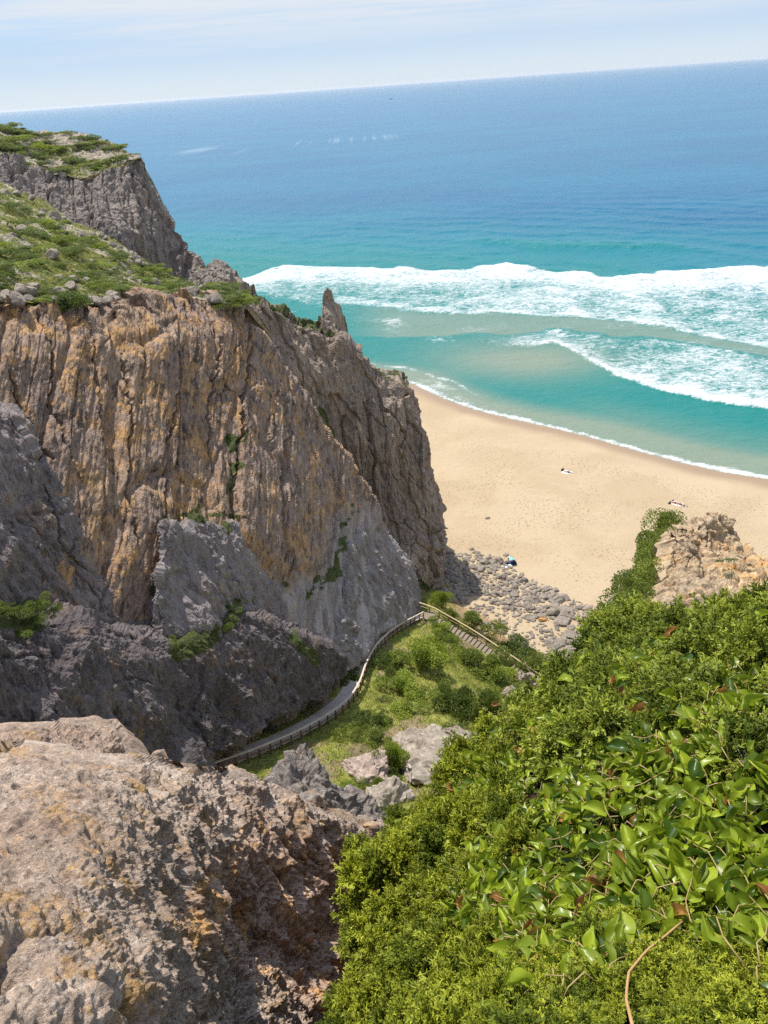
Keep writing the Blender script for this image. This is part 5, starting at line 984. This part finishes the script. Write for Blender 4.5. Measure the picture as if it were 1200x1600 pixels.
# dark rounded shrub left of the crag
CRB = [(962, 905), (975, 885), (1000, 872), (1012, 840), (1030, 822), (1050, 815), (1045, 850), (1046, 880), (1036, 935), (1030, 975), (950, 985), (938, 955), (975, 935), (960, 918)]
crag_Y = depth_tps([(960, 905, 10.5), (1010, 850, 10.6), (1050, 818, 10.9), (1030, 940, 8.0), (940, 980, 7.6), (1000, 920, 9.2)])
def leafy(name, label, poly, Yf, n_, leaf, mat, rg, lump, group, k=60):
    q = scatter_px(poly, k, rg); Cc = PY(q[:, 0], q[:, 1], Yf(q[:, 0], q[:, 1])); Cc = Cc-VIEWN(Cc)*lump*0.5+rg.normal(size=(k, 3))*lump*0.3; w_ = rg.integers(k, size=n_); rr = lump*rg.uniform(0.5, 1.0, k); N = unit(rg.normal(size=(n_, 3))); P = Cc[w_]+N*(rr[w_]*rg.uniform(0.3, 1, n_)**0.4)[:, None]
    tint = np.clip(rg.uniform(0.2, 0.8, k)[w_]+0.17*rg.normal(size=n_), 0, 1); V, F, T = leaf_cloud(rg, P, N, leaf, leaf*0.5, tint); c0 = P.mean(0); root = empty(name, c0); tag(root, label, 'shrub', group); link('foliage', build_mesh('foliage', V-c0, F, mat, False, {'tint': T}), root)
    mb = MB()
    for i in rg.choice(n_, 1 if lump < 0.2 else 14): mb.tube([P[i]-c0-N[i]*lump*1.2-(0, 0, lump*.6), P[i]-c0-N[i]*lump*.5, P[i]-c0], [0.045*lump, 0.03*lump, 0.012*lump], 5)
    part('branch', mb, M_TWIG, root)
leafy('shrub', 'dense dark green shrub clinging to the left side of the pale crag', CRB, crag_Y, 60000, 0.042, M_SHRUB, rg, 0.30, None, 64)
leafy('shrub', 'small grey green tuft growing on the pale crag', [(1105, 890), (1130, 880), (1180, 885), (1185, 900), (1140, 905)], depth_tps([(1105, 890, 8.7), (1185, 890, 8.9), (1140, 905, 8.3)]), 1400, 0.03, leaf_mat('grey_green_leaves', (0.09, 0.11, 0.06), (0.22, 0.24, 0.13)), rg, 0.13, None, 14)

# ------------------------------------------------------------------ sign, people and their things, boat
M_SIGN = simple_mat('brown_sign_board', (0.20, 0.12, 0.085), 0.7, 0.2, 3); M_SIGNP = simple_mat('pale_sign_post', (0.40, 0.30, 0.18), 0.7, 0.2, 3)
sp_ = ground_at(876, 1052); root = empty('sign', sp_, 0.12); tag(root, 'brown sign of two upright boards on a thin post by the rubble', 'sign')
part('post', MB().box((0, 0, 0.95), (0.07, 0.07, 2.1)), M_SIGNP, root); 
for dx in (-0.235, 0.235): part('board', MB().box((dx, -0.06, 1.62), (0.42, 0.045, 0.95)), M_SIGN, root)
part('batten', MB().box((0, -0.015, 1.62), (0.9, 0.035, 0.10)), M_SIGNP, root)
SKIN = simple_mat('skin', (0.48, 0.29, 0.21), 0.55, 0.1, 8)
def human(name, joints, label, pos, rz, hair=(0.05, 0.03, 0.02), wear=None, group='people on the beach'):
    """joints: name -> position; one skinned body, hair and clothing as children"""
    order = [('pelvis', None, .115), ('waist', 'pelvis', .105), ('chest', 'waist', .135), ('neck', 'chest', .055), ('head', 'neck', .085), ('crown', 'head', .075),
             ('shl', 'chest', .06), ('ell', 'shl', .042), ('wrl', 'ell', .03), ('pal', 'wrl', .034), ('shr', 'chest', .06), ('elr', 'shr', .042), ('wrr', 'elr', .03), ('par', 'wrr', .034),
             ('hil', 'pelvis', .09), ('knl', 'hil', .06), ('anl', 'knl', .04), ('tol', 'anl', .033), ('hir', 'pelvis', .09), ('knr', 'hir', .06), ('anr', 'knr', .04), ('tor', 'anr', .033)]
    J = {k: np.array(v, float) for k, v in joints.items()}; V = []; E = []; R = []; idx = {}
    for k, par, r_ in order:
        idx[k] = len(V); V.append(J[k]); R.append(r_)
        if par: E.append((idx[par], idx[k]))
    for s_ in 'lr':   # fingers and a thumb, and a nose on the face
        pw = J['wr'+s_]; pp = J['pa'+s_]; d = unit(pp-pw); sdv = unit(np.cross(d, (0.2, 0.1, 1)))
        for f_, (o_, L) in enumerate([(-.03, .07), (-.01, .085), (.012, .08), (.033, .06)]):
            V.append(pp+sdv*o_+d*0.03); R.append(.009); E.append((idx['pa'+s_], len(V)-1)); V.append(V[-1]+d*L*.5-np.array((0, 0, .01))); R.append(.008); E.append((len(V)-2, len(V)-1))
        V.append(pw+d*0.03+sdv*.05); R.append(.010); E.append((idx['wr'+s_], len(V)-1))
    nd = np.array(joints.get('face', (0, 0, 1)), float); V.append(J['head']+unit(nd)*0.10); R.append(.018); E.append((idx['head'], len(V)-1))
    me = bpy.data.meshes.new('person'); me.from_pydata([tuple(v) for v in V], E, []); o = bpy.data.objects.new('tmp', me); COL.objects.link(o)
    m1 = o.modifiers.new('s', 'SKIN'); o.modifiers.new('u', 'SUBSURF').levels = 1
    for sv_, r_ in zip(me.skin_vertices[0].data, R): sv_.radius = (r_, r_)
    me.skin_vertices[0].data[0].use_root = True
    dg = bpy.context.evaluated_depsgraph_get(); body = bpy.data.meshes.new_from_object(o.evaluated_get(dg)); bpy.data.objects.remove(o); body.materials.clear(); body.materials.append(SKIN)
    for p_ in body.polygons: p_.use_smooth = True
    p = link(name, body, None, pos); p.rotation_euler = (0, 0, rz); tag(p, label, 'person', group)
    hm = MB(); hc = (J['head']*0.45+J['crown']*0.55)-unit(nd)*0.02; hm.tube([hc-unit(J['crown']-J['head'])*0.07, hc, hc+unit(J['crown']-J['head'])*0.10, hc+unit(J['crown']-J['head'])*0.13], [.09, .108, .075, .02], 10); part('hair', hm, simple_mat('hair', hair, 0.6, 0.2, 20), p, True)
    for nm, col, chain, rad in wear or []:
        cm_ = MB(); mt = simple_mat(nm, col, 0.8, 0.15, 6)
        for c_, rr in zip(chain, rad): cm_.tube([J[k] for k in c_], rr, 10)
        part(nm, cm_, mt, p, True)
    return p
def lying(arms=0.25, back=True):
    z = .13; J = dict(pelvis=(0, 0, z), waist=(0, .18, z), chest=(0, .40, z+.01), neck=(0, .58, z), head=(0, .72, z+.02), crown=(0, .82, z+.02), face=(0, 0, 1) if back else (0.6, 0, -0.5))
    for s_, k in ((-1, 'l'), (1, 'r')):
        J['sh'+k] = (s_*.19, .50, z); J['el'+k] = (s_*(.30+arms*.4), .30, z-.06); J['wr'+k] = (s_*(.32+arms), .06, z-.08); J['pa'+k] = (s_*(.33+arms), -.02, z-.08)
        J['hi'+k] = (s_*.10, -.06, z); J['kn'+k] = (s_*.13, -.48, z+.02); J['an'+k] = (s_*.16, -.90, z-.06); J['to'+k] = (s_*.19, -.98, z+.06)
    return J
def sitting():
    J = dict(pelvis=(0, 0, .13), waist=(0, .05, .30), chest=(0, .10, .52), neck=(0, .06, .72), head=(0, .02, .86), crown=(0, .03, .96), face=(0, -1, -.1))
    for s_, k in ((-1, 'l'), (1, 'r')):
        J['sh'+k] = (s_*.19, .09, .62); J['el'+k] = (s_*.25, -.12, .42); J['wr'+k] = (s_*.16, -.34, .42); J['pa'+k] = (s_*.13, -.42, .41)
        J['hi'+k] = (s_*.10, -.05, .13); J['kn'+k] = (s_*.16, -.42, .45); J['an'+k] = (s_*.15, -.72, .08); J['to'+k] = (s_*.16, -.86, .05)
    return J
TR = ([('hir', 'pelvis', 'hil')], [[.115, .13, .115]])
def shorts(col, nm='shorts'): return (nm, col, [('waist', 'pelvis'), ('hil', 'knl'), ('hir', 'knr')], [[.115, .135], [.105, .075], [.105, .075]])
def shirt(col, nm='shirt'): return (nm, col, [('pelvis', 'waist', 'chest', 'neck'), ('shl', 'ell'), ('shr', 'elr')], [[.13, .125, .155, .07], [.075, .055], [.075, .055]])
def towel(label, pos, rz, size, cols, name='towel'):
    m, n, b = new_mat('towel_cloth'); sx = n.node('ShaderNodeSeparateXYZ'); n.put(sx.inputs[0], n.objc()); c = n.mix(n.rng(n.math('FRACT', n.math('MULTIPLY', sx.outputs[1], 1.6)), 0.72, 0.76), cols[0], cols[1]); n.put(b.inputs['Base Color'], c); b.inputs['Roughness'].default_value = 0.9
    k = 12; u = np.linspace(-.5, .5, k); X, Y = np.meshgrid(u*size[0], u*size[1]); Z = 0.035+0.02*fbm(np.stack([X.ravel()*3, Y.ravel()*3, X.ravel()*0+rz], 1), 2)
    V = np.stack([X.ravel(), Y.ravel(), Z], 1); F = grid_faces(k, k); V2 = V-np.array((0, 0, .02)); o = link(name, build_mesh(name, np.concatenate([V, V2]), np.concatenate([F, F[:, ::-1]+len(V)]), m, True), None, pos); o.rotation_euler = (0, 0, rz); tag(o, label, 'towel', 'towels on the sand'); return o
def bag(label, pos, s_, col):
    mb = MB(); mb.tube([(-.5*s_, 0, .16*s_), (-.42*s_, 0, .22*s_), (0, 0, .26*s_), (.42*s_, 0, .22*s_), (.5*s_, 0, .16*s_)], [.05*s_, .2*s_, .24*s_, .2*s_, .05*s_], 10); root = empty('bag', pos, 0.5); tag(root, label, 'bag', 'bags on the sand'); mt = simple_mat('bag_cloth', col, 0.8, 0.2, 8); part('bag_body', mb, mt, root, True)
    part('strap', MB().tube([(-.25*s_, 0, .42*s_), (-.1*s_, .05, .6*s_), (.1*s_, .05, .6*s_), (.25*s_, 0, .42*s_)], .03*s_, 6), mt, root)
g = ground_at(886, 738); towel('white towel under the lone sunbather on the open sand', g, 0.9, (1.7, 1.9), ((0.6, 0.6, 0.62), (0.56, 0.54, 0.55))); human('person', lying(0.45), 'sunbather lying alone with arms spread on a white towel', g+(0.15, -0.1, .03), 0.9, wear=[shorts((0.012, 0.014, 0.03), 'swim_shorts')])
bag('dark bag beside the white towel', ground_at(879, 735), 0.85, (0.02, 0.02, 0.025))
g = ground_at(1057, 787); towel('pale pink towel on the dry sand shared by two sunbathers', g, 0.75, (1.5, 2.1), ((0.72, 0.50, 0.42), (0.70, 0.62, 0.60))); towel('dark striped towel along the near side of the pink towel', g+(0.75, -0.95, -.01), 0.75, (0.7, 2.0), ((0.03, 0.03, 0.05), (0.5, 0.48, 0.5)))
human('person', lying(0.08), 'sunbather in dark swimwear on the pale pink towel', g+(-0.35, 0.25, .04), 0.85, wear=[shorts((0.02, 0.02, 0.04), 'swim_shorts')]); human('person', lying(0.15, False), 'second sunbather on the near side of the pink towel, dark top', g+(0.4, -0.35, .04), 0.7, (0.03, 0.02, 0.02), [shorts((0.03, 0.03, 0.05), 'swim_shorts'), ('top', (0.03, 0.03, 0.06), [('waist', 'chest')], [[.125, .15]])])
bag('dark bag at the left end of the pink towel', ground_at(1046, 787), 0.7, (0.02, 0.02, 0.03)); bag('blue grey bag above the pink towel', ground_at(1051, 783), 0.6, (0.12, 0.13, 0.25))
g = ground_at(797, 880); root = empty('beach_tent', g, 0.15); tag(root, 'small turquoise beach shelter at the edge of the rubble', 'tent'); M_TENT = simple_mat('turquoise_tent_cloth', (0.16, 0.46, 0.47), 0.6, 0.25, 2); M_TENTB = simple_mat('dark_blue_tent_cloth', (0.02, 0.035, 0.12), 0.7, 0.2, 2)
def shell(a0, a1, r0, y0, y1, z, k=10):
    V = []
    for j, yy in enumerate(np.linspace(y0, y1, 8)):
        s_ = 1-0.25*((yy-y0)/(y1-y0))**2
        for a in np.linspace(a0, a1, k): V.append((r0*math.cos(a)*s_+0.1, yy, max(0.02, z*math.sin(a)*s_)))
    return np.array(V), grid_faces(8, k)
V, F = shell(-0.05, 1.9, 0.85, -0.75, 0.75, 1.15); V2 = V*0.975; link('canopy', build_mesh('canopy', np.concatenate([V, V2]), np.concatenate([F, F[:, ::-1]+len(V)]), M_TENT, True), root)
part('groundsheet', MB().box((-0.05, 0, 0.025), (1.9, 1.45, 0.03)), M_TENTB, root)
for yy in (-0.74, 0.74): part('pole', MB().tube([(0.1+0.86*math.cos(a), yy, 1.16*math.sin(a)) for a in np.linspace(0, 1.9, 9)], 0.012, 5), M_TENTB, root)
towel('pale blue towel spread in front of the beach shelter', ground_at(796, 885)+(-0.4, 0, 0.02), 0.3, (1.6, 0.8), ((0.62, 0.72, 0.82), (0.75, 0.8, 0.85)))
human('person', sitting(), 'person sitting inside the turquoise beach shelter', g+(-0.35, 0.05, .05), -1.2, wear=[shorts((0.03, 0.03, 0.07), 'swim_shorts')])
g = ground_at(929, 962); human('person', sitting(), 'person in dark clothes sitting at the rocks by the shrub edge', g+(0, 0, .25), 0.4, (0.02, 0.015, 0.012), [shirt((0.07, 0.03, 0.035)), shorts((0.05, 0.025, 0.03), 'trousers')])
towel('red towel at the feet of the person in dark clothes', ground_at(932, 968)+(0, -0.3, .05), 0.3, (1.2, 0.7), ((0.45, 0.03, 0.03), (0.7, 0.6, 0.55)))
bp = PZ(611, 155, 0.0); root = empty('fishing_boat', bp, 0.3); tag(root, 'tiny dark boat far out on the blue sea', 'boat'); M_HULL = simple_mat('dark_boat_hull', (0.03, 0.05, 0.08), 0.5, 0.2, 0.5); M_CABIN = simple_mat('pale_boat_cabin', (0.35, 0.4, 0.45), 0.5, 0.1, 0.5)
V = []; 
for x, wd in [(-7, 1.8), (-3, 2.3), (2, 2.2), (6, 1.1), (8.5, 0.08)]:
    for yy, zz_ in [(-wd, 2.2+max(0, x)*.12), (-wd*.7, -.3), (wd*.7, -.3), (wd, 2.2+max(0, x)*.12)]: V.append((x, yy, zz_))
F = [(i*4+j, i*4+4+j, i*4+5+j, i*4+1+j) for i in range(4) for j in range(3)]+[(i*4, i*4+3, i*4+7, i*4+4) for i in range(4)]+[(0, 1, 2, 3)]
part('hull', MB().add(V, F), M_HULL, root); part('cabin', MB().box((-2.5, 0, 3.6), (4.5, 3, 2.8)), M_CABIN, root); part('mast', MB().tube([(-1, 0, 5), (-1, 0, 9)], 0.15, 6), M_HULL, root)

# ------------------------------------------------------------------ sea haze: even air in one closed box
HZ = bpy.data.materials.new('haze_air'); HZ.use_nodes = True; t = HZ.node_tree; t.nodes.remove(t.nodes['Principled BSDF']); pvn = t.nodes.new('ShaderNodeVolumePrincipled'); pvn.inputs['Color'].default_value = (0.86, 0.92, 1.0, 1); pvn.inputs['Density'].default_value = 2.4e-5; pvn.inputs['Anisotropy'].default_value = 0.3
t.links.new(pvn.outputs[0], t.nodes['Material Output'].inputs['Volume'])
o = link('haze', MB().box((0, 29500, 10), (124000, 63000, 148)).mesh('haze', HZ)); tag(o, 'pale sea haze veiling the horizon', 'haze', kind='stuff')
